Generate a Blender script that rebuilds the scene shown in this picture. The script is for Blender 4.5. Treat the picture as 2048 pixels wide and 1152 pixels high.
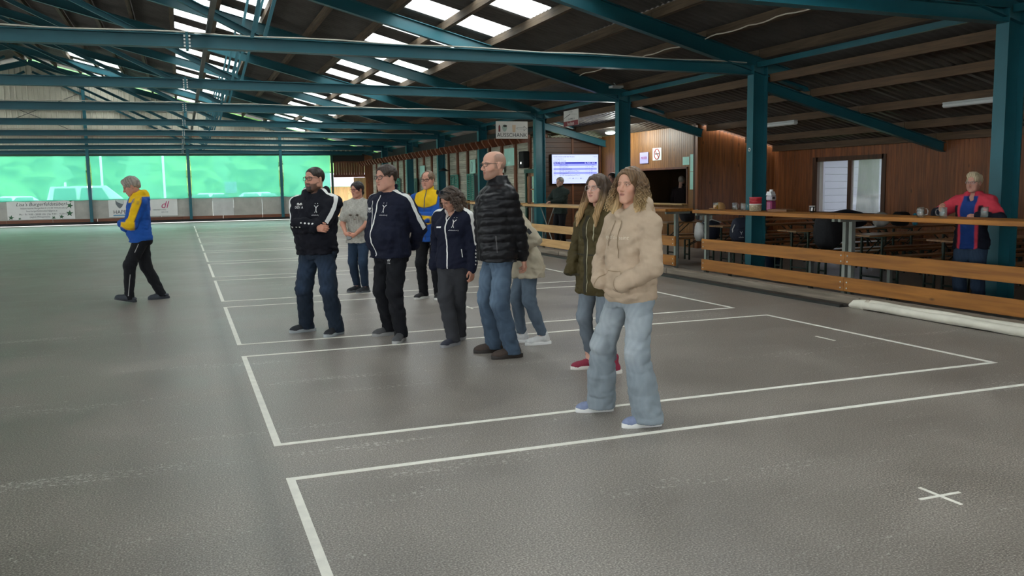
import bpy, bmesh, math, random
import numpy as np
from mathutils import Vector, Matrix
from mathutils.bvhtree import BVHTree
for _o in list(bpy.data.objects): bpy.data.objects.remove(_o)
SC = bpy.context.scene
C = SC.collection
random.seed(7); RNG = np.random.default_rng(7)
# ------------------------------------------------------------------ camera
F_PX, YAW, PITCH, ROLL, CAM_H = 1745.44, .358505, -.1157036, -.0162695, 1.5622
_fw = Vector((math.sin(YAW)*math.cos(PITCH), math.cos(YAW)*math.cos(PITCH), math.sin(PITCH)))
_r = Vector((math.cos(YAW), -math.sin(YAW), 0)); _u = _r.cross(_fw)
_r2 = _r*math.cos(ROLL)+_u*math.sin(ROLL); _u2 = _u*math.cos(ROLL)-_r*math.sin(ROLL)
cam_d = bpy.data.cameras.new('camera'); cam_d.sensor_width = 36; cam_d.lens = F_PX/2048*36; cam_d.clip_end = 400
cam = bpy.data.objects.new('camera', cam_d); C.objects.link(cam)
cam.matrix_world = Matrix(((_r2.x,_u2.x,-_fw.x,0),(_r2.y,_u2.y,-_fw.y,0),(_r2.z,_u2.z,-_fw.z,CAM_H),(0,0,0,1)))
SC.camera = cam
def px_of(X, Y, Z):
    d = Vector((X,Y,Z-CAM_H)); z = d.dot(_fw)
    if z < .05: return None
    return 1024+F_PX*d.dot(_r2)/z, 576-F_PX*d.dot(_u2)/z
# ------------------------------------------------------------------ world (overcast sky)
w = bpy.data.worlds.new('sky'); SC.world = w; w.use_nodes = True
bgn = w.node_tree.nodes['Background']; bgn.inputs[0].default_value = (.90,.96,1.0,1); bgn.inputs[1].default_value = 1.0
SC.view_settings.view_transform = 'Standard'; SC.view_settings.look = 'None'
SC.view_settings.exposure = 3.1; SC.view_settings.gamma = 1.0; SC.view_settings.use_curve_mapping = False
# ------------------------------------------------------------------ materials
def lin(c):
    if isinstance(c, str):
        c = c.lstrip('#'); c = tuple(int(c[i:i+2],16)/255 for i in (0,2,4))
    return tuple((x/12.92 if x <= .04045 else ((x+.055)/1.055)**2.4) for x in c[:3])
MATS = {}
def nt(name):
    m = bpy.data.materials.new(name); m.use_nodes = True; t = m.node_tree
    return m, t, t.nodes['Principled BSDF']
def P(name, col, rough=.6, var=.12, scale=4., bump=0., bscale=60., stretch=(1,1,1), metal=0., spec=.5, rnd=0., attr=False, coat=0.):
    """principled material: colour with noise variation, optional per-object variation, fine relief"""
    if name in MATS: return MATS[name]
    m, t, b = nt(name); N = t.nodes; L = t.links
    b.inputs['Roughness'].default_value = rough; b.inputs['Metallic'].default_value = metal
    b.inputs['Specular IOR Level'].default_value = spec
    if coat: b.inputs['Coat Weight'].default_value = coat; b.inputs['Coat Roughness'].default_value = .15
    tc = N.new('ShaderNodeTexCoord'); mp = N.new('ShaderNodeMapping'); mp.inputs['Scale'].default_value = stretch
    L.new(tc.outputs['Object'], mp.inputs[0])
    if attr:
        a = N.new('ShaderNodeAttribute'); a.attribute_name = 'Col'; src = a.outputs['Color']
    else:
        rg = N.new('ShaderNodeRGB'); rg.outputs[0].default_value = (*lin(col),1); src = rg.outputs[0]
    fac = None
    if var:
        nz = N.new('ShaderNodeTexNoise'); nz.inputs['Scale'].default_value = scale; nz.inputs['Detail'].default_value = 5
        L.new(mp.outputs[0], nz.inputs['Vector'])
        mr = N.new('ShaderNodeMapRange'); mr.inputs[1].default_value = .25; mr.inputs[2].default_value = .75
        mr.inputs[3].default_value = 1-var; mr.inputs[4].default_value = 1+var
        L.new(nz.outputs[0], mr.inputs[0]); fac = mr.outputs[0]
    if rnd:
        oi = N.new('ShaderNodeObjectInfo'); m2 = N.new('ShaderNodeMapRange')
        m2.inputs[3].default_value = 1-rnd; m2.inputs[4].default_value = 1+rnd
        L.new(oi.outputs['Random'], m2.inputs[0])
        if fac is not None:
            mm = N.new('ShaderNodeMath'); mm.operation = 'MULTIPLY'; L.new(fac, mm.inputs[0]); L.new(m2.outputs[0], mm.inputs[1]); fac = mm.outputs[0]
        else: fac = m2.outputs[0]
    if fac is not None:
        vm = N.new('ShaderNodeVectorMath'); vm.operation = 'SCALE'; L.new(src, vm.inputs[0]); L.new(fac, vm.inputs['Scale']); src = vm.outputs[0]
    L.new(src, b.inputs['Base Color'])
    if bump:
        n2 = N.new('ShaderNodeTexNoise'); n2.inputs['Scale'].default_value = bscale; n2.inputs['Detail'].default_value = 4
        L.new(mp.outputs[0], n2.inputs['Vector'])
        bp = N.new('ShaderNodeBump'); bp.inputs['Strength'].default_value = bump; bp.inputs['Distance'].default_value = .02
        L.new(n2.outputs[0], bp.inputs['Height']); L.new(bp.outputs[0], b.inputs['Normal'])
    MATS[name] = m; return m
def wood(name, dark, light, axis=2, rough=.55, rnd=.18, knots=True, gscale=1., coat=0.):
    """planed timber: grain stretched along local axis, knots, every board its own tone"""
    if name in MATS: return MATS[name]
    m, t, b = nt(name); N = t.nodes; L = t.links
    b.inputs['Roughness'].default_value = rough
    if coat: b.inputs['Coat Weight'].default_value = coat; b.inputs['Coat Roughness'].default_value = .3
    tc = N.new('ShaderNodeTexCoord'); oi = N.new('ShaderNodeObjectInfo'); gm = N.new('ShaderNodeNewGeometry')
    off = N.new('ShaderNodeVectorMath'); off.operation = 'MULTIPLY_ADD'
    L.new(gm.outputs['Position'], off.inputs[0]); off.inputs[1].default_value = (1,1,1)
    sc = N.new('ShaderNodeVectorMath'); sc.operation = 'SCALE'; sc.inputs[0].default_value = (13,17,19); L.new(oi.outputs['Random'], sc.inputs['Scale'])
    L.new(sc.outputs[0], off.inputs[2])
    mp = N.new('ShaderNodeMapping'); s = [14*gscale]*3; s[axis] = .9*gscale; mp.inputs['Scale'].default_value = s
    L.new(off.outputs[0], mp.inputs[0])
    nz = N.new('ShaderNodeTexNoise'); nz.inputs['Scale'].default_value = 1.6; nz.inputs['Detail'].default_value = 6; nz.inputs['Distortion'].default_value = .6
    L.new(mp.outputs[0], nz.inputs['Vector'])
    cr = N.new('ShaderNodeValToRGB'); cr.color_ramp.elements[0].position = .3; cr.color_ramp.elements[1].position = .7
    cr.color_ramp.elements[0].color = (*lin(dark),1); cr.color_ramp.elements[1].color = (*lin(light),1)
    L.new(nz.outputs[0], cr.inputs[0]); src = cr.outputs[0]
    if knots:
        mp2 = N.new('ShaderNodeMapping'); s2 = [5.]*3; s2[axis] = 2.2; mp2.inputs['Scale'].default_value = s2; L.new(off.outputs[0], mp2.inputs[0])
        vo = N.new('ShaderNodeTexVoronoi'); vo.inputs['Scale'].default_value = 1.; L.new(mp2.outputs[0], vo.inputs['Vector'])
        k = N.new('ShaderNodeMapRange'); k.inputs[1].default_value = .04; k.inputs[2].default_value = .13; k.inputs[3].default_value = .35; k.inputs[4].default_value = 1.; k.clamp = True
        L.new(vo.outputs['Distance'], k.inputs[0])
        v = N.new('ShaderNodeVectorMath'); v.operation = 'SCALE'; L.new(src, v.inputs[0]); L.new(k.outputs[0], v.inputs['Scale']); src = v.outputs[0]
    m2 = N.new('ShaderNodeMapRange'); m2.inputs[3].default_value = 1-rnd; m2.inputs[4].default_value = 1+rnd; L.new(oi.outputs['Random'], m2.inputs[0])
    v = N.new('ShaderNodeVectorMath'); v.operation = 'SCALE'; L.new(src, v.inputs[0]); L.new(m2.outputs[0], v.inputs['Scale'])
    L.new(v.outputs[0], b.inputs['Base Color'])
    bp = N.new('ShaderNodeBump'); bp.inputs['Strength'].default_value = .15; bp.inputs['Distance'].default_value = .004
    L.new(nz.outputs[0], bp.inputs['Height']); L.new(bp.outputs[0], b.inputs['Normal'])
    MATS[name] = m; return m
def emis(name, col, s):
    if name in MATS: return MATS[name]
    m, t, b = nt(name); b.inputs['Base Color'].default_value = (*lin(col),1)
    b.inputs['Emission Color'].default_value = (*lin(col),1); b.inputs['Emission Strength'].default_value = s
    MATS[name] = m; return m
def glass(name, col=(1,1,1), rough=0., ior=1.45):
    if name in MATS: return MATS[name]
    m, t, b = nt(name); b.inputs['Base Color'].default_value = (*col,1); b.inputs['Transmission Weight'].default_value = 1
    b.inputs['Roughness'].default_value = rough; b.inputs['IOR'].default_value = ior
    MATS[name] = m; return m
def thin(name, tcol, fac, dcol, gloss=.0):
    """thin sheet: part see-through, part diffuse/translucent"""
    if name in MATS: return MATS[name]
    m = bpy.data.materials.new(name); m.use_nodes = True; t = m.node_tree; N = t.nodes; L = t.links
    N.remove(N['Principled BSDF']); out = N['Material Output']
    tr = N.new('ShaderNodeBsdfTransparent'); tr.inputs[0].default_value = (*tcol,1)
    tl = N.new('ShaderNodeBsdfTranslucent'); tl.inputs[0].default_value = (*dcol,1)
    df = N.new('ShaderNodeBsdfDiffuse'); df.inputs[0].default_value = (*dcol,1)
    a = N.new('ShaderNodeMixShader'); a.inputs[0].default_value = .35; L.new(tl.outputs[0], a.inputs[1]); L.new(df.outputs[0], a.inputs[2])
    b = N.new('ShaderNodeMixShader'); b.inputs[0].default_value = fac; L.new(a.outputs[0], b.inputs[1]); L.new(tr.outputs[0], b.inputs[2])
    last = b
    if gloss:
        g = N.new('ShaderNodeBsdfGlossy'); g.inputs['Roughness'].default_value = .05
        c = N.new('ShaderNodeMixShader'); c.inputs[0].default_value = gloss; L.new(b.outputs[0], c.inputs[1]); L.new(g.outputs[0], c.inputs[2]); last = c
    L.new(last.outputs[0], out.inputs[0]); MATS[name] = m; return m
# ------------------------------------------------------------------ mesh helpers
class MB:
    def __init__(s): s.v = []; s.f = []; s.sm = []
    def add(s, vs, fs, smooth=False):
        o = len(s.v); s.v += [tuple(x) for x in vs]; s.f += [tuple(i+o for i in q) for q in fs]; s.sm += [smooth]*len(fs); return s
    def box(s, x0,x1,y0,y1,z0,z1):
        return s.add([(x0,y0,z0),(x1,y0,z0),(x1,y1,z0),(x0,y1,z0),(x0,y0,z1),(x1,y0,z1),(x1,y1,z1),(x0,y1,z1)],
              [(0,3,2,1),(4,5,6,7),(0,1,5,4),(1,2,6,5),(2,3,7,6),(3,0,4,7)])
    def cbox(s, x0,x1,y0,y1,z0,z1,c=.004):
        """box with chamfered edges"""
        bm = bmesh.new(); bmesh.ops.create_cube(bm, size=1)
        for v in bm.verts: v.co = Vector(((x0+x1)/2+v.co.x*(x1-x0),(y0+y1)/2+v.co.y*(y1-y0),(z0+z1)/2+v.co.z*(z1-z0)))
        bmesh.ops.bevel(bm, geom=bm.edges[:], offset=c, segments=1, affect='EDGES'); bm.verts.index_update()
        s.add([v.co[:] for v in bm.verts], [[v.index for v in f.verts] for f in bm.faces]); bm.free(); return s
    def prism(s, p, q, prof, up=(0,0,1)):
        """extrude the 2-D profile [(side,up)] from p to q"""
        p = Vector(p); q = Vector(q); d = (q-p).normalized(); up = Vector(up); sd = d.cross(up)
        if sd.length < 1e-5: sd = Vector((1,0,0))
        sd.normalize(); u2 = sd.cross(d); n = len(prof)
        vs = [p+sd*a+u2*b for a,b in prof]+[q+sd*a+u2*b for a,b in prof]
        fs = [(i,(i+1)%n,n+(i+1)%n,n+i) for i in range(n)]+[tuple(range(n))[::-1],tuple(range(n,2*n))]
        return s.add(vs, fs)
    def bar(s, p, q, w, h, up=(0,0,1)):
        return s.prism(p, q, [(-w/2,-h/2),(w/2,-h/2),(w/2,h/2),(-w/2,h/2)], up)
    def ibeam(s, p, q, h, w, tf=.014, tw=.01, up=(0,0,1)):
        a=w/2; b=h/2; c=tw/2; d=b-tf
        return s.prism(p, q, [(-a,-b),(a,-b),(a,-d),(c,-d),(c,d),(a,d),(a,b),(-a,b),(-a,d),(-c,d),(-c,-d),(-a,-d)], up)
    def tube(s, pts, r, n=8, closed=False, cap=True):
        pts = [Vector(x) for x in pts]; m = len(pts); vs = []; prev = None
        rs = r if hasattr(r,'__len__') else [r]*m
        for i,pt in enumerate(pts):
            if closed: d = pts[(i+1)%m]-pts[i-1]
            else: d = pts[min(i+1,m-1)]-pts[max(i-1,0)]
            if d.length < 1e-9: d = Vector((0,0,1))
            d.normalize()
            if prev is None:
                a = Vector((0,0,1)) if abs(d.z) < .9 else Vector((1,0,0)); x = d.cross(a).normalized()
            else:
                x = prev-d*prev.dot(d)
                if x.length < 1e-6: x = d.orthogonal()
                x.normalize()
            prev = x; y = d.cross(x)
            vs += [pt+(x*math.cos(2*math.pi*k/n)+y*math.sin(2*math.pi*k/n))*rs[i] for k in range(n)]
        fs = []
        for i in range(m if closed else m-1):
            j = (i+1)%m
            fs += [(i*n+k,i*n+(k+1)%n,j*n+(k+1)%n,j*n+k) for k in range(n)]
        s.add(vs, fs, True)
        if cap and not closed: s.add(vs[:n],[tuple(range(n))[::-1]]); s.add(vs[-n:],[tuple(range(n))])
        return s
    def lathe(s, prof, n=20, c=(0,0,0), smooth=True, sx=1., sy=1.):
        vs = []; m = len(prof)
        for r,z in prof: vs += [(c[0]+r*sx*math.cos(2*math.pi*k/n), c[1]+r*sy*math.sin(2*math.pi*k/n), c[2]+z) for k in range(n)]
        fs = [(i*n+k,i*n+(k+1)%n,(i+1)*n+(k+1)%n,(i+1)*n+k) for i in range(m-1) for k in range(n)]
        return s.add(vs, fs, smooth)
    def poly(s, pts): return s.add(pts, [tuple(range(len(pts)))])
    def mesh(s, name):
        me = bpy.data.meshes.new(name); me.from_pydata(s.v, [], s.f)
        me.polygons.foreach_set('use_smooth', s.sm); me.update(); return me
    def build(s, name, mat, parent=None, **k): return link(name, s.mesh(name), mat, parent, **k)
def link(name, me, mat=None, parent=None, loc=None, rot=None, scale=None):
    o = bpy.data.objects.new(name, me); C.objects.link(o)
    if mat is not None and me is not None and len(me.materials) == 0:
        for q in (mat if isinstance(mat,(list,tuple)) else [mat]): me.materials.append(q)
    if parent is not None: o.parent = parent
    if loc is not None: o.location = loc
    if rot is not None: o.rotation_euler = rot
    if scale is not None: o.scale = scale
    return o
def empty(name, loc=(0,0,0), rz=0., parent=None):
    o = bpy.data.objects.new(name, None); C.objects.link(o); o.location = loc; o.rotation_euler = (0,0,rz); o.empty_display_size = .1
    if parent is not None: o.parent = parent
    return o
def tag(o, label=None, cat=None, group=None, kind=None):
    if label: o['label'] = label
    if cat: o['category'] = cat
    if group: o['group'] = group
    if kind: o['kind'] = kind
    return o
def struct(name, mb, mat, parent=None):
    o = mb.build(name, mat, parent)
    if parent is None: o['kind'] = 'structure'
    return o
def copy_tree(o, parent=None):
    c = o.copy(); C.objects.link(c); c.parent = parent
    for ch in list(o.children): copy_tree(ch, c)
    return c
def text(name, lines, mat, parent, M, thick=.0015):
    """lettering: lines = [(string, x, y, size, align)], laid in the local xy plane of matrix M"""
    vs = []; fs = []
    for (st, x, y, size, al) in lines:
        cu = bpy.data.curves.new('t','FONT'); cu.body = st; cu.size = size; cu.align_x = al; cu.align_y = 'CENTER'; cu.resolution_u = 2
        if thick: cu.extrude = thick
        ob = bpy.data.objects.new('t', cu); C.objects.link(ob)
        dg = bpy.context.evaluated_depsgraph_get(); me = bpy.data.meshes.new_from_object(ob.evaluated_get(dg))
        o = len(vs); vs += [tuple(M @ Vector((v.co.x+x, v.co.y+y, v.co.z))) for v in me.vertices]; fs += [tuple(i+o for i in p.vertices) for p in me.polygons]
        bpy.data.meshes.remove(me); bpy.data.objects.remove(ob); bpy.data.curves.remove(cu)
    if not vs: return None
    mb = MB(); mb.add(vs, fs); return mb.build(name, mat, parent)
def face_to(origin, right, up):
    r = Vector(right).normalized(); u = Vector(up).normalized(); n = r.cross(u)
    return Matrix(((r.x,u.x,n.x,origin[0]),(r.y,u.y,n.y,origin[1]),(r.z,u.z,n.z,origin[2]),(0,0,0,1)))
# ================================================================== THE HALL
STEEL = P('teal_steel_paint', '#1c5b66', .42, .14, 1.5, bump=.03, bscale=8)
DARKST = P('dark_galvanised_steel', '#5b5f5c', .5, .2, 5, metal=.4)
GALV = P('galvanised_steel', '#8d918c', .45, .15, 8, metal=.5)
BOLT = P('bolt_steel', '#c9cdc8', .35, 0, metal=.7)
CABLE = P('white_cable', '#d8d2c4', .6, .1)
GREENST = P('dark_green_steel', '#1f4a3c', .45, .1)
SHEET = P('fibre_cement_sheet', '#524f4c', .8, .22, 2.5, bump=.2, bscale=40)
PURL = wood('purlin_timber', '#463a2d', '#685743', axis=1, rough=.8, rnd=.12, knots=False)
XC, TY0, TP = 9.42, 8.06, 5.03
RIDGE, HALF = -6.56, 15.98
def YT(k): return TY0+TP*k
def raf_lo(X): return 3.50+.265*(9.42-abs(X-RIDGE)-RIDGE)          # lower edge of the rafters
def raf_hi(X): return raf_lo(X)+.265
def sheet_z(X): return raf_hi(X)+.17
YN, YF = YT(-4), YT(8)                                              # hall ends
# ---- floor
def floor_mat():
    m, t, b = nt('asphalt_floor'); N = t.nodes; L = t.links
    gm = N.new('ShaderNodeNewGeometry')
    def noise(sc, det, vec=None):
        n = N.new('ShaderNodeTexNoise'); n.inputs['Scale'].default_value = sc; n.inputs['Detail'].default_value = det; n.inputs['Roughness'].default_value = .6
        L.new(vec or gm.outputs['Position'], n.inputs['Vector']); return n
    fine = noise(110, 5); mid = noise(1.1, 5); big = noise(.22, 3)
    cr = N.new('ShaderNodeValToRGB'); e = cr.color_ramp.elements
    e[0].position = .27; e[0].color = (*lin('#46413b'),1); e[1].position = .77; e[1].color = (*lin('#d2c9be'),1)
    e2 = cr.color_ramp.elements.new(.52); e2.color = (*lin('#857d74'),1)
    L.new(fine.outputs[0], cr.inputs[0])
    def scale(src, nz, lo, hi, a=.3, bq=.7):
        mr = N.new('ShaderNodeMapRange'); mr.inputs[1].default_value = a; mr.inputs[2].default_value = bq; mr.inputs[3].default_value = lo; mr.inputs[4].default_value = hi
        L.new(nz.outputs[0], mr.inputs[0]); v = N.new('ShaderNodeVectorMath'); v.operation = 'SCALE'; L.new(src, v.inputs[0]); L.new(mr.outputs[0], v.inputs['Scale']); return v.outputs[0]
    src = scale(cr.outputs[0], mid, .82, 1.14); src = scale(src, big, .88, 1.12)
    # worn pale scuffs left by sliding stones
    mp = N.new('ShaderNodeMapping'); mp.inputs['Scale'].default_value = (.8,6,1); L.new(gm.outputs['Position'], mp.inputs[0])
    sc1 = noise(.5, 4, mp.outputs[0]); sc2 = noise(38, 3); 
    ml = N.new('ShaderNodeMath'); ml.operation = 'MULTIPLY'; L.new(sc1.outputs[0], ml.inputs[0]); L.new(sc2.outputs[0], ml.inputs[1])
    mr = N.new('ShaderNodeMapRange'); mr.inputs[1].default_value = .345; mr.inputs[2].default_value = .42; mr.inputs[3].default_value = 0; mr.inputs[4].default_value = .7; L.new(ml.outputs[0], mr.inputs[0])
    mx = N.new('ShaderNodeMix'); mx.data_type = 'RGBA'; L.new(mr.outputs[0], mx.inputs[0]); L.new(src, mx.inputs[6]); mx.inputs[7].default_value = (*lin('#c8c4bc'),1)
    # grubby seam beside the long line
    sx = N.new('ShaderNodeSeparateXYZ'); L.new(gm.outputs['Position'], sx.inputs[0])
    d = N.new('ShaderNodeMath'); d.operation = 'ADD'; L.new(sx.outputs[0], d.inputs[0]); d.inputs[1].default_value = -.33
    ab = N.new('ShaderNodeMath'); ab.operation = 'ABSOLUTE'; L.new(d.outputs[0], ab.inputs[0])
    sm = N.new('ShaderNodeMapRange'); sm.inputs[1].default_value = .0; sm.inputs[2].default_value = .14; sm.inputs[3].default_value = .72; sm.inputs[4].default_value = 1; L.new(ab.outputs[0], sm.inputs[0])
    v = N.new('ShaderNodeVectorMath'); v.operation = 'SCALE'; L.new(mx.outputs[2], v.inputs[0]); L.new(sm.outputs[0], v.inputs['Scale'])
    L.new(v.outputs[0], b.inputs['Base Color'])
    rr = N.new('ShaderNodeMapRange'); rr.inputs[1].default_value = .3; rr.inputs[2].default_value = .7; rr.inputs[3].default_value = .30; rr.inputs[4].default_value = .44; L.new(mid.outputs[0], rr.inputs[0]); L.new(rr.outputs[0], b.inputs['Roughness'])
    bp = N.new('ShaderNodeBump'); bp.inputs['Strength'].default_value = .16; bp.inputs['Distance'].default_value = .01; L.new(fine.outputs[0], bp.inputs['Height']); L.new(bp.outputs[0], b.inputs['Normal'])
    return m
FLOOR = floor_mat()
floor = struct('floor', MB().box(-22.6,14.1,YN-.3,YF+.1,-.3,0), FLOOR)
LINEP = P('white_line_paint', '#e9e6da', .6, .1, 12, bump=.1, bscale=80)
LX0, LX1, LY0, LP, LW = .4474, 6.44, 4.7537, 3.7972, 3.15
for k in range(11):
    y1 = LY0+LP*k; y0 = y1-LW; t_ = .045
    if k == 10: y1 = min(y1, YF-.6)
    m = MB()
    for (a,b_,c_,d_) in ((LX0,LX0+t_,y0,y1),(LX1-t_,LX1,y0,y1),(LX0+t_,LX1-t_,y0,y0+t_),(LX0+t_,LX1-t_,y1-t_,y1)): m.box(a,b_,c_,d_,.0002,.003)
    m.build('court_line', LINEP, floor)
    yc = (y0+y1)/2; xc = (LX0+LX1)/2
    MB().box(xc-.13,xc+.13,yc-.010,yc+.010,.0002,.003).build('cross_mark', LINEP, floor)
    MB().box(xc-.010,xc+.010,yc-.13,yc+.13,.0002,.0031).build('cross_mark', LINEP, floor)
    MB().box(5.955-.012,5.955+.012,yc-.14,yc+.14,.0002,.003).build('dash_mark', LINEP, floor)
# ---- steel frames
FR_LABEL = {-4:'teal steel end truss far behind the camera', -3:'teal steel roof truss well behind the camera', -2:'teal steel roof truss overhead behind the camera', -1:'teal steel roof truss just above the camera',
 0:'teal steel roof truss cut by the top right corner of the picture', 1:'nearest teal roof truss seen whole, with white cable along its lower beam', 2:'teal roof truss meeting the post in front of the lit plank wall',
 3:'teal roof truss carrying the white drinks sign', 4:'fourth teal roof truss behind the bald man in the black jacket', 5:'fifth teal roof truss back in the hall', 6:'sixth teal roof truss back in the hall', 7:'last free-standing teal truss before the green nets', 8:'teal end truss against the cream gable wall'}
COL_LABEL = {0:'teal steel post at the right behind the woman in the red jacket', 1:'teal steel post rising through the snack counter beside the plank corner', 2:'teal steel post behind the two women in front',
 3:'teal steel post left of the bright screen', 4:'teal steel post behind the bald man\'s head', 5:'teal steel post right of the blue and yellow man', 6:'teal steel post left of the blue and yellow man', 7:'farthest teal steel post by the hall corner'}
for k in range(-4, 9):
    Y = YT(k); tr = tag(empty('roof_truss', (RIDGE,Y,3.4)), FR_LABEL[k], 'roof truss', 'steel roof trusses')
    def loc(o): o.matrix_parent_inverse = Matrix.Translation((-RIDGE,-Y,-3.4)); return o
    for sgn in (1,-1):
        xe = RIDGE+sgn*(HALF+1.25)
        loc(MB().ibeam((RIDGE,Y,raf_lo(RIDGE)+.132),(xe,Y,raf_lo(xe)+.132),.258,.14,.012,.008).build('rafter', STEEL, tr))
    zc = 3.53
    xl = RIDGE-HALF; 
    loc(MB().ibeam((XC,Y,3.43+.09),(.205,Y,zc+.09),.18,.17,.012,.009).build('bottom_chord', STEEL, tr))
    loc(MB().ibeam((.175,Y,zc+.09),(xl,Y,3.43+.09),.18,.17,.012,.009).build('bottom_chord', STEEL, tr))
    sp = loc(MB().box(.172,.19,Y-.1,Y+.1,zc-.03,zc+.2).box(.19,.208,Y-.1,Y+.1,zc-.03,zc+.2).build('splice_plate', STEEL, tr))
    for q in range(4):
        for dx in (.158,.222): loc(MB().box(dx-.012,dx+.012,Y-.09,Y-.06,zc+.0+.045*q,zc+.026+.045*q).build('splice_bolt', BOLT, tr))
    for sg in (0,1):
        def mx(x): return x if sg == 0 else 2*RIDGE-x
        for (x0,z0,x1) in ((1.13,3.70,-6.40),):
            loc(MB().ibeam((mx(x0),Y,z0),(mx(x1),Y,z0+(x0-x1)*.495),.1,.1,.01,.008).build('diagonal', STEEL, tr))
        for (x0,x1) in ((1.05,1.5),(1.22,1.78)):
            loc(MB().bar((mx(x0),Y-.03,3.70),(mx(x1),Y-.03,raf_lo(x1)),.05,.07,(0,1,0)).build('hanger_post', STEEL, tr))
    if k in (1,3,5):
        pts = []
        for i in range(60):
            x = 9.3-i*.32; pts.append((x, Y-.05+.012*math.sin(i*1.7), 3.43+.1*min(1,(9.42-x)/9.2)+.198+.010*math.sin(i*.9)))
        loc(MB().tube(pts, .012, 5).build('cable', CABLE, tr)); 
    # columns
    for sgn,xi in ((1,XC),(-1,xl)):
        if (k == 8 and sgn == 1) or sgn == -1 or k < -1: continue
        c = MB().ibeam((xi+sgn*.15,Y,-.02),(xi+sgn*.15,Y,raf_lo(xi)+.1),.30,.18,.016,.011,(1,0,0))
        lab = COL_LABEL.get(k) if sgn == 1 else None
        if sgn == 1 and k < 0: lab = 'teal steel post on the right side behind the camera'
        if sgn == -1: lab = 'teal steel post on the far left side out of the picture'
        co = empty('steel_column', (xi+sgn*.15,Y,0)); co2 = c.build('shaft', STEEL, co); co2.matrix_parent_inverse = Matrix.Translation((-(xi+sgn*.15),-Y,0))
        b2 = MB().box(xi+sgn*.15-.2,xi+sgn*.15+.2,Y-.16,Y+.16,.0005,.02).build('base_plate', STEEL, co); b2.matrix_parent_inverse = co2.matrix_parent_inverse
        tag(co, lab, 'steel column', 'steel posts')
        if k == 1 and sgn == 1:
            g = MB().lathe([(0,0),(.033,0),(.033,.004)],20); lamp = g.build('round_sticker', P('white_sticker','#dfe6df',.5,0), co); lamp.matrix_parent_inverse = co2.matrix_parent_inverse
            lamp.location = (XC-.001,Y,2.14); lamp.rotation_euler = (0,-math.pi/2,0)
            st = MB().lathe([(0,0),(.014,0),(.014,.003)],8).build('sticker_mark', GREENST, co); st.matrix_parent_inverse = co2.matrix_parent_inverse; st.location = (XC-.005,Y,2.14); st.rotation_euler = (0,-math.pi/2,0)
# longitudinal members
lb = MB().box(.445,.505,YN,YF,3.73,3.80).build('longitudinal_beam', DARKST); tag(lb, 'dark square steel beam running down the hall on top of the truss beams', 'steel beam')
tie = []
for k in range(-4,8):
    o = MB().bar((XC+.12,YT(k)+.05,3.60),(XC+.12,YT(k+1)-.05,3.60),.05,.09).build('eaves_tie', STEEL)
    tag(o, {0:'slim teal tie bar running from the right-hand post to the post in the snack counter',1:'slim teal tie bar between the snack counter post and the middle post',2:'slim teal tie bar above the small white and red hanging sign',3:'slim teal tie bar right above the AUSSCHANK sign bay',4:'slim teal tie bar in the fifth bay over the log wall',5:'slim teal tie bar in the sixth bay over the log wall',6:'slim teal tie bar in the seventh bay over the log wall',7:'slim teal tie bar in the last bay at the hall corner'}.get(k,'slim teal tie bar above and behind the camera'), 'tie bar', 'eaves tie bars')
# ---- roof
ceil = empty('ceiling'); ceil['kind'] = 'structure'
P0, PSP = 5.36, 1.07
pk = list(range(-11, 6))
for sgn in (1,-1):
    for k in pk:
        X = P0+PSP*k
        if X < RIDGE+.1: continue
        Xw = X if sgn == 1 else 2*RIDGE-X
        for j in range(-4,8):
            y0, y1 = YT(j), YT(j+1)
            MB().bar((Xw,y0+.004,raf_hi(X)+.082),(Xw,y1-.004,raf_hi(X)+.082),.10,.16).build('purlin', PURL, ceil)
for (xx,ya,yb,nm) in ((8.42,8.3,13.0,'cable'),(8.42,13.3,18.0,'cable')):
    MB().tube([(xx+.03*math.sin(i*.8),ya+(yb-ya)*i/24,raf_hi(xx)+.0-.02-.03*abs(math.sin(i*.7))) for i in range(25)],.011,5).build('cable', CABLE, ceil)
SW = 1.05; SY0 = 14.9
def corr(n_w, width, length, amp=.024, seg=4):
    m = MB(); n = n_w*seg
    vs = [(x, width*i/n, amp*math.cos(2*math.pi*i/seg)) for x in (0,length) for i in range(n+1)]
    m.add(vs, [(i,i+1,n+2+i,n+1+i) for i in range(n)], True); return m
sh_me = corr(6, SW, 1).mesh('roof_sheet'); sh_me.materials.append(SHEET)
SKY = thin('skylight_sheet', (.98,.98,.95), .55, (.90,.91,.86))
sk_me = corr(6, SW, 1).mesh('skylight_panel'); sk_me.materials.append(SKY)
sheets = []
for sgn in (1,-1):
    edges = [P0+PSP*k for k in pk]; edges[0] = RIDGE+.02; edges.append(10.78 if True else 0)
    edges = sorted(set([e for e in edges if e >= RIDGE]))
    for i in range(len(edges)-1):
        xa, xb = edges[i], edges[i+1]
        kk = round((xa-P0)/PSP)
        for j in range(int((YN-SY0)//SW)-0, int((YF+.6-SY0)//SW)+1):
            y = SY0+j*SW
            sky = (j % 2 == 0) and (kk in (-5,-4,-1,0) or (kk in (-9,-8) and y > 41))
            sheets.append((xa,xb,y,sgn,sky))
def vis(s):
    xa,xb,y,sgn,sky = s; X = (xa+xb)/2; Xw = X if sgn == 1 else 2*RIDGE-X
    p = px_of(Xw,y+.5,sheet_z(X))
    if p is None or not(-80 < p[0] < 2130 and -60 < p[1] < 1152): return 1e9
    return math.dist((Xw,y),(0,0))
op = sorted([s for s in sheets if not s[4]], key=vis); sk = sorted([s for s in sheets if s[4]], key=vis)
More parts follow.
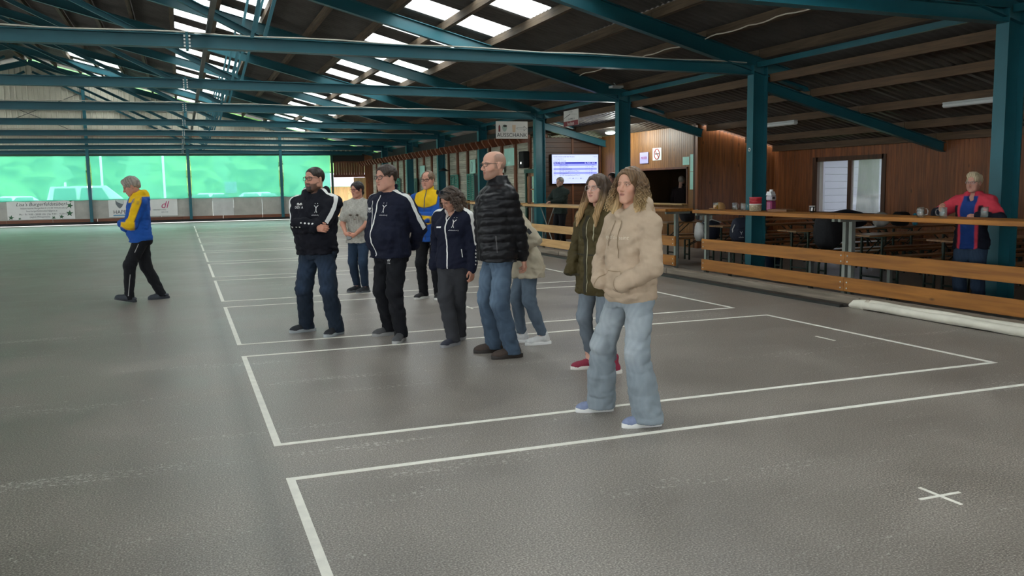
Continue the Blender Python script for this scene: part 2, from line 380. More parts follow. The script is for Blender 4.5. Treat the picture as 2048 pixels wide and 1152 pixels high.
def put_sheet(s, me, name):
    xa,xb,y,sgn,_ = s; dz = sheet_z(xb)-sheet_z(xa); L_ = math.hypot(xb-xa+.08,dz*(1+.08/(xb-xa)))
    o = link(name, me, None, ceil); ang = math.atan2(-dz, xb-xa)
    if sgn == 1: o.location = (xa,y,sheet_z(xa)+.026); o.rotation_euler = (0,ang,0); o.scale = (L_,1,1)
    else: o.location = (2*RIDGE-xa,y+SW,sheet_z(xa)+.026); o.rotation_euler = (0,ang,math.pi); o.scale = (L_,1,1)
    return o
for s in op[:300]: put_sheet(s, sh_me, 'roof_sheet')
for s in sk[:300]: put_sheet(s, sk_me, 'skylight_panel')
def merged(lst, name, mat):
    vs = []; fs = []; m0 = corr(6,SW,1,seg=3)
    for xa,xb,y,sgn,_ in lst:
        o = len(vs); dz = sheet_z(xb)-sheet_z(xa); e_ = 1+.08/(xb-xa)
        for (a,b_,c_) in m0.v:
            X = xa+(xb-xa)*a*e_; Xw = X if sgn == 1 else 2*RIDGE-X
            vs.append((Xw, y+b_, sheet_z(xa)+dz*a*e_+.026+c_))
        fs += [tuple(i+o for i in f) for f in m0.f]
    if not vs: return
    mb = MB(); mb.add(vs, fs, True); o = mb.build(name, mat, ceil); o['kind'] = 'stuff'
merged(op[300:], 'roof_sheets', SHEET); merged(sk[300:], 'skylight_panels', SKY)
MB().bar((RIDGE,YN,sheet_z(RIDGE)+.05),(RIDGE,YF,sheet_z(RIDGE)+.05),.5,.03).build('ridge_cap', SHEET, ceil)
# ---- lean-to over the seating area
def lean_z(X): return 3.32-.2537*(X-9.78)                           # top of the lean-to beams
for k in range(-4,4):
    Y = YT(k); xe = 13.93 if k < 2 else 11.68
    o = MB().ibeam((XC+.3,Y,lean_z(XC+.3)-.09),(xe,Y,lean_z(xe)-.09),.18,.11,.011,.008).build('lean_to_beam', STEEL)
    tag(o, {0:'sloping teal beam at the top right corner',1:'sloping teal beam under the low roof, ending above the window wall',2:'sloping teal beam ending at the lit plank wall',3:'sloping teal beam above the bright screen'}.get(k,'sloping teal beam behind the camera'), 'steel beam', 'lean-to beams')
LEAN = wood('lean_to_timber', '#483828', '#664f38', axis=1, rough=.75, rnd=.1, knots=False)
METAL = P('trapezoid_metal_sheet', '#5f5a53', .5, .12, 3, metal=.2)
low = empty('ceiling_low'); low['kind'] = 'structure'; low.name = 'ceiling_lean_to'
for X in (9.82,10.75,11.85,12.95,13.75):
    for j in range(-4,4):
        if X > 11.8 and j >= 2: continue
        MB().bar((X,YT(j)+.004,lean_z(X)+.072),(X,YT(j+1)-.004,lean_z(X)+.072),.09,.14).build('purlin', LEAN, low)
def trap(y0, y1, xa, xb):
    m = MB(); vs = []; n = 0; y = y0; prof = []
    while y < y1-.01:
        for dy,dz in ((0,0),(.05,0),(.07,.04),(.14,.04),(.16,0),(.2,0)): prof.append((min(y+dy,y1),dz))
        y += .2
    for X in (xa,xb): vs += [(X,yy,lean_z(X)+.146+dz) for yy,dz in prof]
    n = len(prof); m.add(vs, [(i,i+1,n+i+1,n+i) for i in range(n-1)]); return m
for j in range(-4,4):
    for q in range(5):
        a = YT(j)+TP*q/5; trap(a, a+TP/5+.02, 10.02, 14.05 if (a < 18.1) else 11.85).build('metal_sheet', METAL, low)
# ================================================================== WALLS
CREAM = P('cream_sheet_metal', '#c9c5b4', .55, .1, 1.5)
GREYP = P('grey_wall_panel', '#a9a69e', .6, .14, 3)
GREYL = P('pale_grey_wall_panel', '#c2c1be', .6, .1, 3)
RUST = wood('brown_footboard', '#5b3626', '#7d4a31', axis=0, rnd=.15)
GAPBLK = P('black_gap_fill', '#1d1d1d', .7, .1)
NET = thin('green_shade_net', (.46,.84,.74), .44, (.085,.42,.29))
YW = YF+.12
wf = empty('wall_far', (0,0,0)); wf['kind'] = 'structure'
# gable cladding: ribbed sheets, one object per sheet
def gable_z(X): return raf_lo(X)+.1
xs = -22.4
while xs < 9.3:
    x1 = min(xs+1.0, 9.4); m = MB(); prof = []
    x = xs
    while x < x1-.001:
        for dx,dy in ((0,0),(.16,0),(.18,-.035),(.23,-.035),(.25,0)): prof.append((min(x+dx,x1),dy))
        x += .25
    vs = [(a,YW+b_,3.50) for a,b_ in prof]+[(a,YW+b_,max(3.55,gable_z(a))) for a,b_ in prof]; n = len(prof)
    m.add(vs, [(i,i+1,n+i+1,n+i) for i in range(n-1)]); m.build('cladding_sheet', CREAM, wf); xs += 1.0
MB().box(-22.4,9.4,YW-.12,YW-.06,3.40,3.50).build('head_rail', GREENST, wf)
MB().box(-22.4,9.4,YW-.10,YW-.05,4.37,4.45).build('girt', RUST, wf)
MB().box(-22.4,9.4,YW-.10,YW-.05,5.6,5.66).build('girt', GALV, wf)
for xa,xb,za,zb in ((-8.9,-4.5,6.4,4.5),(-8.9,-4.5,4.5,6.4)):
    MB().tube([(xa,YW-.12,za),(xb,YW-.12,zb)],.014,5).build('brace_rod', DARKST, wf)
for X in (-8.85,-4.25,.42,5.05):
    MB().ibeam((X,YW-.13,.14),(X,YW-.13,gable_z(X)),.16,.14,.01,.008,(0,1,0)).build('wall_post', STEEL, wf)
MB().ibeam((7.75,YW-.13,.14),(7.75,YW-.13,3.45),.10,.10,.01,.008,(0,1,0)).build('wall_post', GREENST, wf)
# lower wall of grey panels on a brown footboard
seams = [-12,-10.4,-8.85,-7.0,-5.2,-4.25,-2.6,-1.0,.42,1.5,2.55,4.0,5.05,6.4,7.72]
for i in range(len(seams)-1):
    MB().cbox(seams[i]+.004,seams[i+1]-.004,YW-.02,YW+.01,.30,1.27,.003).build('wall_panel', GREYL if i in (9,) else GREYP, wf)
for a,b_ in zip(range(-12,8,2), range(-10,9,2)): MB().box(a+.004,min(b_,7.72)-.004,YW-.05,YW,.15,.30).build('footboard', RUST, wf)
MB().box(-12,7.72,YW-.03,YW+.02,.02,.15).build('black_gap_strip', GAPBLK, wf)  # strip coloured black to stand in for the shaded gap below the footboard
# nets between the posts
NX = [(-12,-8.93),(-8.77,-4.33),(-4.17,.34),(.50,4.97),(5.13,7.68)]
for i,(a,b_) in enumerate(NX):
    nx, nz = 24, 8; vs = []; fs = []
    for iz in range(nz+1):
        for ix in range(nx+1):
            u_, v_ = ix/nx, iz/nz
            sag = .03*math.sin(u_*9+i)*math.sin(v_*3.1)
            x = a+(b_-a)*u_ + (.05*math.sin(v_*3.14)*(1 if u_ == 0 else -1) if ix in (0,nx) else 0)
            vs.append((x, YW-.08+sag, 1.24+(3.42-1.24)*v_-.03*abs(math.sin(u_*12.6))*(1-v_)))
    for iz in range(nz):
        for ix in range(nx): q = iz*(nx+1)+ix; fs.append((q,q+1,q+nx+2,q+nx+1))
    mb = MB(); mb.add(vs, fs, True); o = mb.build('green_net', NET)
    tag(o, ['translucent green shade net at the far left, beyond the picture','green shade net above the banner with the green stars','green shade net behind the walking man','green shade net behind the white car, left of the heavy man in the dark hoodie','narrow green shade net behind the head of the man in the dark hoodie'][i], 'shade net', 'green shade nets on the end wall')
# right-hand bay of the end wall: brown boarding over an opening
BROWN = wood('brown_boarding', '#5a3520', '#7e4c2b', axis=2, rnd=.2)
for i in range(12):
    x = 7.86+i*.14; MB().cbox(x,x+.134,YW-.03,YW,2.35,3.02,.004).build('board', BROWN, wf)
MB().box(7.84,9.56,YW-.05,YW,2.22,2.35).build('lintel', RUST, wf)
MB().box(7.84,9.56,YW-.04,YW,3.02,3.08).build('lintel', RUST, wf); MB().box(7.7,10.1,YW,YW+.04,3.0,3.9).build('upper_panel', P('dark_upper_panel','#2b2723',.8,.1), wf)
# banners
BANW = P('white_banner_vinyl', '#d9d8d4', .5, .05, 3)
DGREEN = P('dark_green_print', '#2f5a3a', .6, 0); INK = P('dark_ink', '#2c3033', .6, 0); MAG = P('magenta_print', '#b8356b', .6, 0); BLUEP = P('blue_print', '#5f93b0', .6, 0); GREYI = P('grey_print','#666b6e',.6,0)
def star(c, r, rot=0.): 
    return [(c[0]+(r if i%2==0 else r*.42)*math.sin(rot+i*math.pi/5), c[1]+(r if i%2==0 else r*.42)*math.cos(rot+i*math.pi/5)) for i in range(10)]
b1 = MB().cbox(-7.95,-5.0,YW-.055,YW-.045,.33,1.26,.002).build('advertising_banner', BANW)
tag(b1, 'white banner with script lettering, opening hours and dark green stars', 'banner', 'banners on the end wall')
M1 = face_to((-6.45,YW-.058,.80),(1,0,0),(0,0,1))
text('lettering', [("Lisa's Burgerfeldstüberl",-.05,.27,.235,'CENTER')], INK, b1, M1 @ Matrix(((1,.25,0,0),(0,1,0,0),(0,0,1,0),(0,0,0,1))), .0005)
text('lettering', [('Industriezone Burgerfeld 8 | 3150 Wilhelmsburg',.1,.08,.105,'CENTER'),('lisas.burgerfeldstueberl@gmx.at',.0,-.055,.105,'CENTER'),('Mo - Fr: 9:00 - 20:00 Uhr | Sa. 9:00 - 12:30 Uhr',.1,-.215,.115,'CENTER'),('(täglich Mittagsmenü)',-.1,-.345,.105,'CENTER')], INK, b1, M1, .0005)
sm_ = MB()
for c_,r_,ro in (((1.25,.18),.16,.3),((1.22,-.2),.17,.1),((1.3,.42),.09,.5),((.85,-.36),.12,.2),((.5,-.40),.1,.6),((-1.35,-.36),.14,.2),((-.98,-.42),.08,.4)):
    pts = [M1 @ Vector((max(-1.46,min(1.44,x)),max(-.455,min(.45,y)),.001)) for x,y in star(c_,r_,ro)]
    ctr = M1 @ Vector((c_[0],max(-.455,c_[1]),.001)); sm_.add([ctr]+pts, [(0,(i+1)%10+1,i+1) for i in range(10)])
sm_.build('stars', DGREEN, b1)
b2 = MB().cbox(-3.46,-.22,YW-.055,YW-.045,.36,1.23,.002).build('advertising_banner', BANW)
tag(b2, 'white banner with a shield emblem and pink script, behind the walking man', 'banner', 'banners on the end wall')
M2 = face_to((-3.46,YW-.058,.36),(1,0,0),(0,0,1))
text('lettering', [('HAPERT',.20,.235,.255,'LEFT')], INK, b2, M2, .0005)
text('lettering', [('dl',2.45,.55,.5,'LEFT')], MAG, b2, M2 @ Matrix(((1,.3,0,-.15),(0,1,0,0),(0,0,1,0),(0,0,0,1))), .0005)
text('lettering', [('VERMIETUNG',2.05,.31,.105,'LEFT'),('SERVICE',2.45,.19,.09,'LEFT')], GREYI, b2, M2, .0005)
sh = MB(); shp = [(-.2,.24),(.0,.17),(.2,.24),(.19,.05),(.1,-.1),(0,-.18),(-.1,-.1),(-.19,.05)]
sh.add([M2 @ Vector((.52+x*.95,.60+y,.001)) for x,y in shp],[tuple(range(8))]); sh.build('emblem', GREYI, b2)
sh = MB(); sh.add([M2 @ Vector((.52+x*.95,.60+y,.002)) for x,y in [(-.17,.2),(.0,.29),(.19,.23),(.17,.04),(.08,.06),(-.06,.12)]],[tuple(range(6))]); sh.build('emblem_trailer', P('pale_print','#c3c6c4',.6,0), b2)
sh = MB(); sh.add([M2 @ Vector(q) for q in ((.2,.04,.001),(1.35,.04,.001),(1.35,.11,.001),(.2,.11,.001))],[(0,1,2,3)]); sh.build('blue_bar', BLUEP, b2)
pn = MB().box(2.15,2.75,YW-.04,YW-.035,1.45,2.05).build('paper_notice', thin('pale_notice', (.8,.9,.92), .3, (.62,.74,.77))); tag(pn, 'pale square notice hanging on the green net', 'notice')
# ---- right-hand side walls
WARM = wood('warm_plank_wall', '#643617', '#915427', axis=2, rough=.5, rnd=.16)
plank_me = MB().cbox(0,.098,0,.022,0,1,.004).mesh('plank'); plank_me.materials.append(WARM)
def planks_y(parent, X, y0, y1, zlo, zhi, holes=(), flip=1):
    """vertical boards on a wall plane x = X running along y"""
    n = int((y1-y0)/.1)
    for i in range(n):
        y = y0+i*.1; spans = [(zlo, zhi(y) if callable(zhi) else zhi)]
        for (ha,hb,hz0,hz1) in holes:
            if y+.05 > ha and y+.05 < hb:
                z1 = spans[0][1]; spans = [(zlo,hz0),(hz1,z1)]
        for a,b_ in spans:
            if b_-a > .02: link('plank', plank_me, None, parent, (X,y+.099,a), (0,0,-math.pi/2), (1,1,b_-a))
wr = empty('wall_right'); wr['kind'] = 'structure'
WX = 13.9
planks_y(wr, WX, 3.0, 18.3, 0, 2.45+.15, holes=((14.62,16.72,.84,2.05),))
MB().box(WX+.03,WX+.2,3.0,14.62,0,2.75).box(WX+.03,WX+.2,16.72,18.4,0,2.75).box(WX+.03,WX+.2,14.62,16.72,0,.84).box(WX+.03,WX+.2,14.62,16.72,2.05,2.75).build('wall_core', P('wall_core','#4a2f1c',.8,.1), wr)
MB().box(WX+.03,WX+.2,YN,3.0,0,2.75).build('wall_core', MATS['wall_core'], wr)
wo = empty('wall_corner'); wo['kind'] = 'structure'
for i in range(22):
    x = 11.70+i*.1; link('plank', plank_me, None, wo, (x,18.28,0), (0,0,0), (1,1,lean_z(x)+.13))
MB().box(11.64,13.95,18.30,18.42,0,3.0).build('wall_core', MATS['wall_core'], wo)
MB().box(11.62,11.72,18.2,18.30,0,2.95).build('corner_post', WARM, wo)
wh = empty('wall_hatch'); wh['kind'] = 'structure'
HX = 11.66
HPL = wood('honey_plank_wall', '#6f4a24', '#946533', axis=2, rough=.5, rnd=.14)
hp_me = MB().cbox(0,.098,0,.022,0,1,.004).mesh('plank'); hp_me.materials.append(HPL)
_save = plank_me; plank_me = hp_me
planks_y(wh, HX, 18.3, 23.5, 0, 2.97, holes=((18.72,21.1,1.07,1.94),)); plank_me = _save
MB().box(HX+.03,HX+.12,18.4,18.72,0,2.9).box(HX+.03,HX+.12,21.1,23.6,0,2.9).box(HX+.03,HX+.12,18.72,21.1,0,1.07).box(HX+.03,HX+.12,18.72,21.1,1.94,2.9).build('wall_core', MATS['wall_core'], wh)
MB().cbox(HX-.16,HX+.2,18.70,21.12,1.035,1.07,.004).build('hatch_sill', wood('pale_sill_wood','#b08a5a','#d3ad78',axis=1,rnd=.05), wh)
MB().box(HX-.02,HX+.1,18.68,18.73,1.07,1.96).box(HX-.02,HX+.1,21.09,21.14,1.07,1.96).box(HX-.02,HX+.1,18.68,21.14,1.93,1.98).build('hatch_frame', BROWN, wh)
# kitchen behind the hatch
kw = empty('wall_kitchen'); kw['kind'] = 'structure'
DKW = P('kitchen_wall', '#6b5334', .8, .15, 2)
MB().box(14.0,14.1,18.4,23.6,0,2.6).box(HX+.12,14.0,23.5,23.6,0,2.6).box(HX+.12,14.1,18.42,23.6,2.5,2.6).build('kitchen_walls', DKW, kw)
MB().box(13.94,14.0,18.9,19.7,0,2.0).build('kitchen_door', P('grey_green_door','#5d655a',.6,.1), kw)
# TV wall
wt = empty('wall_screen'); wt['kind'] = 'structure'
TVY = 23.42
TBR = wood('dark_panel_boards', '#3a2011', '#55321b', axis=0, rough=.5, rnd=.12)
tb_me = MB().cbox(0,1.88,0,.022,0,.138,.004).mesh('plank'); tb_me.materials.append(TBR)
for i in range(21): link('plank', tb_me, None, wt, (9.80,TVY,i*.14))
MB().box(9.8,11.7,TVY+.022,TVY+.1,0,2.95).build('wall_core', MATS['wall_core'], wt)
for x in (9.80,10.72,11.60): MB().box(x-.03,x+.03,TVY-.03,TVY+.02,0,2.93).build('cover_strip', BROWN, wt)
# log wall along the far counters
wl = empty('wall_log'); wl['kind'] = 'structure'
LGX = 10.0
LOGM = wood('weathered_pale_boards', '#8f8d7c', '#bdbba8', axis=1, rough=.7, rnd=.2)
lg_me = MB().cbox(0,.03,0,1,0,.146,.006).mesh('log_board'); lg_me.materials.append(LOGM)
segs = [23.52+i*2.49 for i in range(11)]
for i in range(10):
    for j in range(20):
        z = .02+j*.15
        if i == 0 and z < 1.95 and z > -1: 
            link('log_board', lg_me, None, wl, (LGX,segs[i]+.0,z), None, (1,.35,1)); link('log_board', lg_me, None, wl, (LGX,segs[i]+1.62,z), None, (1,.84,1))
        else: link('log_board', lg_me, None, wl, (LGX,segs[i],z), None, (1,2.47,1))
MB().box(LGX+.03,LGX+.1,23.52,23.9,0,3.02).box(LGX+.03,LGX+.1,25.1,YF,0,3.02).box(LGX+.03,LGX+.1,23.9,25.1,2.0,3.02).build('wall_core', P('log_core','#4b4a40',.9,.1), wl)
REDB = wood('red_brown_posts', '#5a2e1a', '#7c4426', axis=2, rnd=.15)
for i in range(20): 
    y = 23.62+i*1.24; MB().cbox(LGX-.07,LGX,y-.075,y+.075,0,3.05,.006).build('wall_post', REDB, wl)
for i in range(40):
    y = 23.9+i*.62
    m = MB(); m.prism((LGX-.42,y-.05,3.0),(LGX-.42,y+.05,3.0),[(-.42,-.02),(-.3,-.2),(.0,-.16),(.0,.05),(-.42,.05)],(0,0,1)); m.build('rafter_tail', REDB, wl)
MB().box(LGX-.5,LGX+.1,23.5,YF,3.06,3.12).build('eaves_board', P('eaves_board','#3d2a1e',.8,.1), wl)
for k in range(4,8):                                               # boarding up to the roof between the posts
    pass
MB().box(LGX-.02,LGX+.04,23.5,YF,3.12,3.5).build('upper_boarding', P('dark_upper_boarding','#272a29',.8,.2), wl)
# dark end behind the log wall corner
we = empty('wall_end_right'); we['kind'] = 'structure'
MB().box(9.56,10.1,YW-.03,YW+.05,0,3.4).build('end_panel', BROWN, we)
# left side: low wall, open above (daylight), near end wall
wnr = empty('wall_near'); wnr['kind'] = 'structure'
MB().box(-22.6,14.1,YN-.25,YN-.15,0,1.2).build('low_wall', GREYP, wnr)
m = MB(); m.add([(-22.6,YN-.2,3.4),(14.1,YN-.2,3.4),(9.5,YN-.2,3.9),(RIDGE,YN-.2,8.2),(-22.6,YN-.2,3.9)],[(0,1,2,3,4)]); m.build('gable', CREAM, wnr)
MB().box(2.0,14.1,YN-.25,YN-.15,1.2,3.4).build('light_block_bay', GREYP, wnr)  # unseen bay added to block light from behind and darken the lean-to
wq = struct('wall_left', MB().box(-22.7,-22.55,YN,YF,0,1.1), GREYP)
# ---- window in the right wall
wn = empty('window_1'); wn['kind'] = 'structure'
FRM = wood('dark_window_frame', '#3a2313', '#55341d', axis=2, rnd=.05, knots=False)
y0, y1, z0, z1 = 14.62,16.72,.84,2.05
f_ = MB(); f_.box(WX-.02,WX+.1,y0-.07,y0+.05,z0-.06,z1+.07).box(WX-.02,WX+.1,y1-.05,y1+.12,z0-.06,z1+.07).box(WX-.02,WX+.1,y0,y1,z1-.03,z1+.07).box(WX-.02,WX+.1,y0,y1,z0-.06,z0+.03)
f_.build('window_frame', FRM, wn)
MB().box(WX+.02,WX+.09,15.60,15.72,z0,z1).build('mullion', FRM, wn)
PANE = thin('window_pane_glass', (.55,.56,.60), .95, (.9,.92,.95), .04)
for a,b_ in ((y0+.05,15.60),(15.72,y1-.05)): MB().box(WX+.05,WX+.056,a,b_,z0+.03,z1-.03).build('pane', PANE, wn)
MB().cbox(WX-.12,WX+.02,y0-.1,y1+.15,z0-.1,z0-.06,.004).build('window_sill', FRM, wn)
# ================================================================== OUTSIDE
GRASS = P('grass_ground', '#5f7c38', .9, .25, 2, bump=.4, bscale=20)
YARD = P('pale_gravel_yard', '#b9b7b0', .9, .12, 1.5)
struct('floor_outside_right', MB().box(14.1,70,-30,120,-.35,-.02), GRASS)
struct('floor_outside_far', MB().box(-90,14.1,YF+.4,140,-.35,-.02), YARD)
struct('floor_outside_left', MB().box(-90,-22.7,-40,YF+.4,-.35,-.02), YARD)
struct('floor_outside_near', MB().box(-22.7,14.1,-60,YN-.3,-.35,-.02), YARD)
# shed and tree seen through the window
shed = empty('garden_shed', (17.8,21.55,0)); SHM = P('white_shed_boards','#8f8a96',.7,.06)
shb = MB().cbox(0,.03,0,2.8,0,.19,.006).mesh('shed_board'); shb.materials.append(SHM)
for i in range(13): link('shed_board', shb, None, shed, (-.9,-1.55,i*.195))
she = MB().cbox(0,2.4,0,.03,0,.19,.006).mesh('shed_board'); she.materials.append(SHM)
for i in range(13): link('shed_board', she, None, shed, (-.9,-1.58,i*.195))
MB().box(-.87,1.5,-1.5,1.2,0,2.5).build('shed_core', SHM, shed)
m = MB(); m.prism((.3,-1.8,2.5),(.3,1.5,2.5),[(-1.4,.0),(0,.7),(1.4,0),(1.4,.08),(0,.8),(-1.4,.08)]); m.build('shed_roof', P('shed_roof','#8a8078',.8,.1), shed)
tag(shed, 'white boarded garden shed seen through the window', 'shed')
tree = empty('tree', (17.0,18.45,0)); BARK = P('grey_bark','#55524f',.9,.35,9,bump=.9,bscale=14,stretch=(1,1,.25))
m = MB(); m.tube([(0,0,-.1),(.02,.0,.6),(.05,.02,1.5),(.1,.05,2.6),(.15,.05,4.5)],[.36,.29,.26,.25,.2],14); m.build('trunk', BARK, tree)
LEAF = P('leaves','#567a40',.8,.3,3)
def blob(seed, r, c, n=2, squash=1.):
    bm = bmesh.new(); bmesh.ops.create_icosphere(bm, subdivisions=3, radius=1); rg = np.random.default_rng(seed); ph = rg.uniform(0,6,(6,)); 
    for v in bm.verts:
        d = v.co.normalized(); k = 1+.18*math.sin(5*d.x+ph[0])*math.sin(4*d.y+ph[1])+.14*math.sin(9*d.z+ph[2]+3*d.x)+.1*math.sin(15*d.y+ph[3])*math.sin(13*d.x+ph[4])+rg.uniform(-.08,.08)
        v.co = Vector(c)+Vector((d.x*r*k,d.y*r*k,d.z*r*k*squash))
    bm.verts.index_update(); vs = [v.co[:] for v in bm.verts]; fs = [[v.index for v in f.verts] for f in bm.faces]; bm.free(); return vs, fs
m = MB(); [m.add(*blob(i, 1.5, (random.uniform(-1,1),random.uniform(-1.5,1.5),5.4+random.uniform(0,1.5)))) for i in range(4)]; m.build('crown', LEAF, tree)
tag(tree, 'thick grey tree trunk seen through the window', 'tree')
hs = empty('house', (40,22,0)); MB().box(-3,3,-14,16,0,7).build('house_wall', P('pale_render','#b9bab9',.8,.05), hs); 
m = MB(); m.prism((0,-14.5,7),(0,16.5,7),[(-3.6,0),(0,2.4),(3.6,0)]); m.build('house_roof', P('house_roof_tiles','#8d5a45',.8,.15), hs)
MB().box(-3.04,-2.98,-14,16,0,.9).build('house_plinth', P('grey_plinth','#8f979c',.8,.1), hs)
tag(hs, 'pale rendered building far behind the tree outside the window', 'building')
m = MB(); m.add([(-90,YF+36,-.1),(70,YF+36,-.1),(70,YF+62,20),(-90,YF+62,20),(-90,YF+64,-.1),(70,YF+64,-.1)],[(0,1,2,3),(3,2,5,4),(0,3,4),(1,5,2)]); struct('floor_hillside', m, P('wooded_hillside','#3c5a36',.95,.4,.8,bump=1.,bscale=2))
# trees beyond the nets
for i in range(15):
    x = -36+i*5.2+random.uniform(-.3,.3); y = YF+(19 if i%2 else 25)+random.uniform(-1,1); hgt = random.uniform(7,11)
    t_ = empty('hedge_tree', (x,y,0)); m = MB(); m.tube([(0,0,-.1),(.05,0,hgt*.5)],[.22,.12],8); m.build('trunk', BARK, t_)
    m = MB()
    for q in range(5): m.add(*blob(i*9+q, random.uniform(1.7,2.3), (random.uniform(-1.3,1.3),random.uniform(-.8,.8),1.4+q*(hgt-2)/4), squash=.95))
    m.build('crown', LEAF, t_); tag(t_, 'leafy green tree beyond the green nets', 'tree', 'trees beyond the nets')
for i,(x,hh) in enumerate(((-6.1,2.2),(-4.2,4.2),(-.9,4.2),(-11.6,3.0))):
    o = MB().tube([(x,YF+7,-.05),(x,YF+7,hh)],.06,8).build('white_pole', P('white_pole_paint','#eef0ee',.5,.03)); tag(o, ['white pole short, behind the starred banner','tall white pole above the white van','tall white pole right of the walking man','thin white pole at the left edge of the nets'][i], 'pole', 'white poles outside')
def car(name, loc, rz, label, van=False, colr='#f2f4f4'):
    r_ = empty(name, loc, rz); body = P('car_paint_'+colr[1:], colr, .3, .02, coat=.6); gl = P('car_glass','#5d6f72',.15,.0); ty = P('tyre','#1c1c1c',.8,0)
    if van: side = [(-2.2,.35),(-2.2,1.25),(-2.0,1.95),(.65,1.98),(1.5,1.22),(2.2,1.0),(2.3,.45),(2.25,.3)]
    else: side = [(-2.1,.4),(-2.15,.9),(-1.55,1.0),(-.9,1.46),(.35,1.48),(1.2,1.0),(2.0,.86),(2.15,.5),(2.1,.3),(-2.05,.3)]
    m = MB(); n = len(side); vs = [(x,-.85+(.12 if z > 1.1 else 0),z) for x,z in side]+[(x,.85-(.12 if z > 1.1 else 0),z) for x,z in side]
    m.add(vs, [(i,(i+1)%n,n+(i+1)%n,n+i) for i in range(n)]+[tuple(range(n))[::-1],tuple(range(n,2*n))]); m.build('car_body', body, r_)
    wn_ = [(-1.9,1.25,-.75,1.85),(-.6,1.25,.55,1.85)] if van else [(-1.25,1.02,-.3,1.4),(-.2,1.02,.75,1.4)]
    for (a,c_,b_,d_) in wn_:
        m = MB(); 
        for s_ in (-1,1): m.add([(a,s_*.86,c_),(b_+(.3 if not van or a > -1 else 0),s_*.86,c_),(b_-.05,s_*.755,d_),(a+.1,s_*.755,d_)],[(0,1,2,3)])
        m.build('side_window', gl, r_)
    for x in (-1.35,1.4):
        for s_ in (-1,1): w_ = MB().lathe([(0,-.1),(.3,-.1),(.32,0),(.3,.1),(0,.1)],18).build('wheel', ty, r_); w_.location = (x,s_*.78,.31); w_.rotation_euler = (math.pi/2,0,0)
    tag(r_, label, 'car', 'cars parked outside'); return r_
car('parked_van', (-4.55,YF+5.2,0), 0, 'white van parked outside the net left of the walking man', True)
car('parked_car', (1.35,YF+5.2,0), math.pi, 'white car parked outside the net right of the walking man')
car('parked_car', (-8.9,YF+7.6,0), math.pi, 'white low car parked outside above the starred banner')
car('parked_car', (4.6,YF+8,0), .1, 'silver car parked outside behind the man in the dark hoodie', colr='#c9d3d6')
# stall seen through the opening at the right end
st = empty('wooden_stall', (8.9,YF+3.2,0))
for i in range(16): MB().cbox(-1.6+i*.2,-1.41+i*.2,0,.03,0,1.7,.004).build('stall_board', wood('pale_stall_boards','#c89a63','#e6c08c',axis=2,rnd=.1), st)
MB().box(-1.7,1.7,-.8,.2,1.72,2.5).build('stall_awning', P('lilac_awning','#d9d0e2',.7,.05), st); tag(st, 'pale wooden stall with lilac awning beyond the opening at the end wall', 'stall')
do = empty('wooden_door_leaf', (9.4,YF-.05,0)); MB().cbox(-.5,.16,-.03,.03,.02,2.2,.006).build('leaf', wood('door_leaf_wood','#c9a06c','#e3bd87',axis=2,rnd=.05), do)
MB().box(-.22,-.10,-.045,-.03,1.5,1.78).build('paper_note', BANW, do); tag(do, 'pale wooden door leaf standing open at the end of the hall', 'door')
# ================================================================== FENCE COUNTERS, KERB
ORW = wood('orange_fence_boards', '#85531f', '#b3752f', axis=1, rough=.5, rnd=.1, gscale=.7)
PALEW = wood('pale_fence_boards', '#b08654', '#d0a871', axis=1, rough=.6, rnd=.08, gscale=.7)
def counter(y0, y1, label, mat, end_lo=True, end_hi=True, crossed=False):
    """standing counter: galvanised posts, two boards on the court side, double-plank top"""
    yc = (y0+y1)/2; r_ = empty('snack_counter', (8.4,yc,0)); h = (y1-y0)/2
    for z0,z1 in ((.075,.265),(.435,.615)): MB().cbox(-.05,-.01,-h+.003,h-.003,z0,z1,.005).build('rail_board', mat, r_)
    for xa,xb in ((-.24,.05),(.056,.345)): MB().cbox(xa,xb,-h+.003,h-.003,1.06,1.115,.006).build('top_plank', mat, r_)
    ps = [-h+.06,h-.06]
    for py in ps:
        MB().box(-.01,.05,py-.03,py+.03,0,1.06).build('post', GALV, r_)
        MB().box(-.2,.3,py-.025,py+.025,1.02,1.06).build('bracket', GALV, r_)
        for z in (.12,.2,.48,.56):
            b_ = MB().lathe([(0,.006),(.010,.005),(.012,0)],8).build('bolt', BOLT, r_); b_.location = (-.051,py,z); b_.rotation_euler = (0,-math.pi/2,0)
    for py in (-h+.75,h-.75): MB().box(.0,.05,py-.025,py+.025,0,.60).build('short_post', DARKST, r_)
    if crossed:
        for a,b_ in ((-h+.1,-h+1.0),(-h+1.0,-h+.1)): MB().tube([(.22,a,.02),(.22,b_,1.05)],.014,6).build('crossed_leg', GALV, r_)
        for a,b_ in ((h-.1,h-1.0),(h-1.0,h-.1)): MB().tube([(.22,a,.02),(.22,b_,1.05)],.014,6).build('crossed_leg', GALV, r_)
    tag(r_, label, 'counter', 'standing counters along the court'); return r_
counter(9.45, 12.94, 'orange board counter holding the glasses, tins and jug', ORW)
counter(5.95, 9.45, 'orange board counter in front of the woman in the red jacket', ORW)
counter(2.45, 5.95, 'orange board counter cut off by the right edge', ORW)
counter(13.82, 17.35, 'board counter partly hidden behind the woman with curly hair', ORW)
counter(17.4, 20.93, 'pale board counter in front of the man in the dark green jacket', PALEW, crossed=True)
counter(22.0, 25.3, 'pale board counter behind the bald man in the puffer jacket', PALEW)
counter(26.4, 30.3, 'pale counter behind the woman with sunglasses on her hair', PALEW)
counter(31.4, 35.2, 'pale counter behind the blue and yellow man in the group', PALEW)
KERB = wood('weathered_kerb_timber', '#6e6355', '#958878', axis=1, rough=.85, rnd=.1)
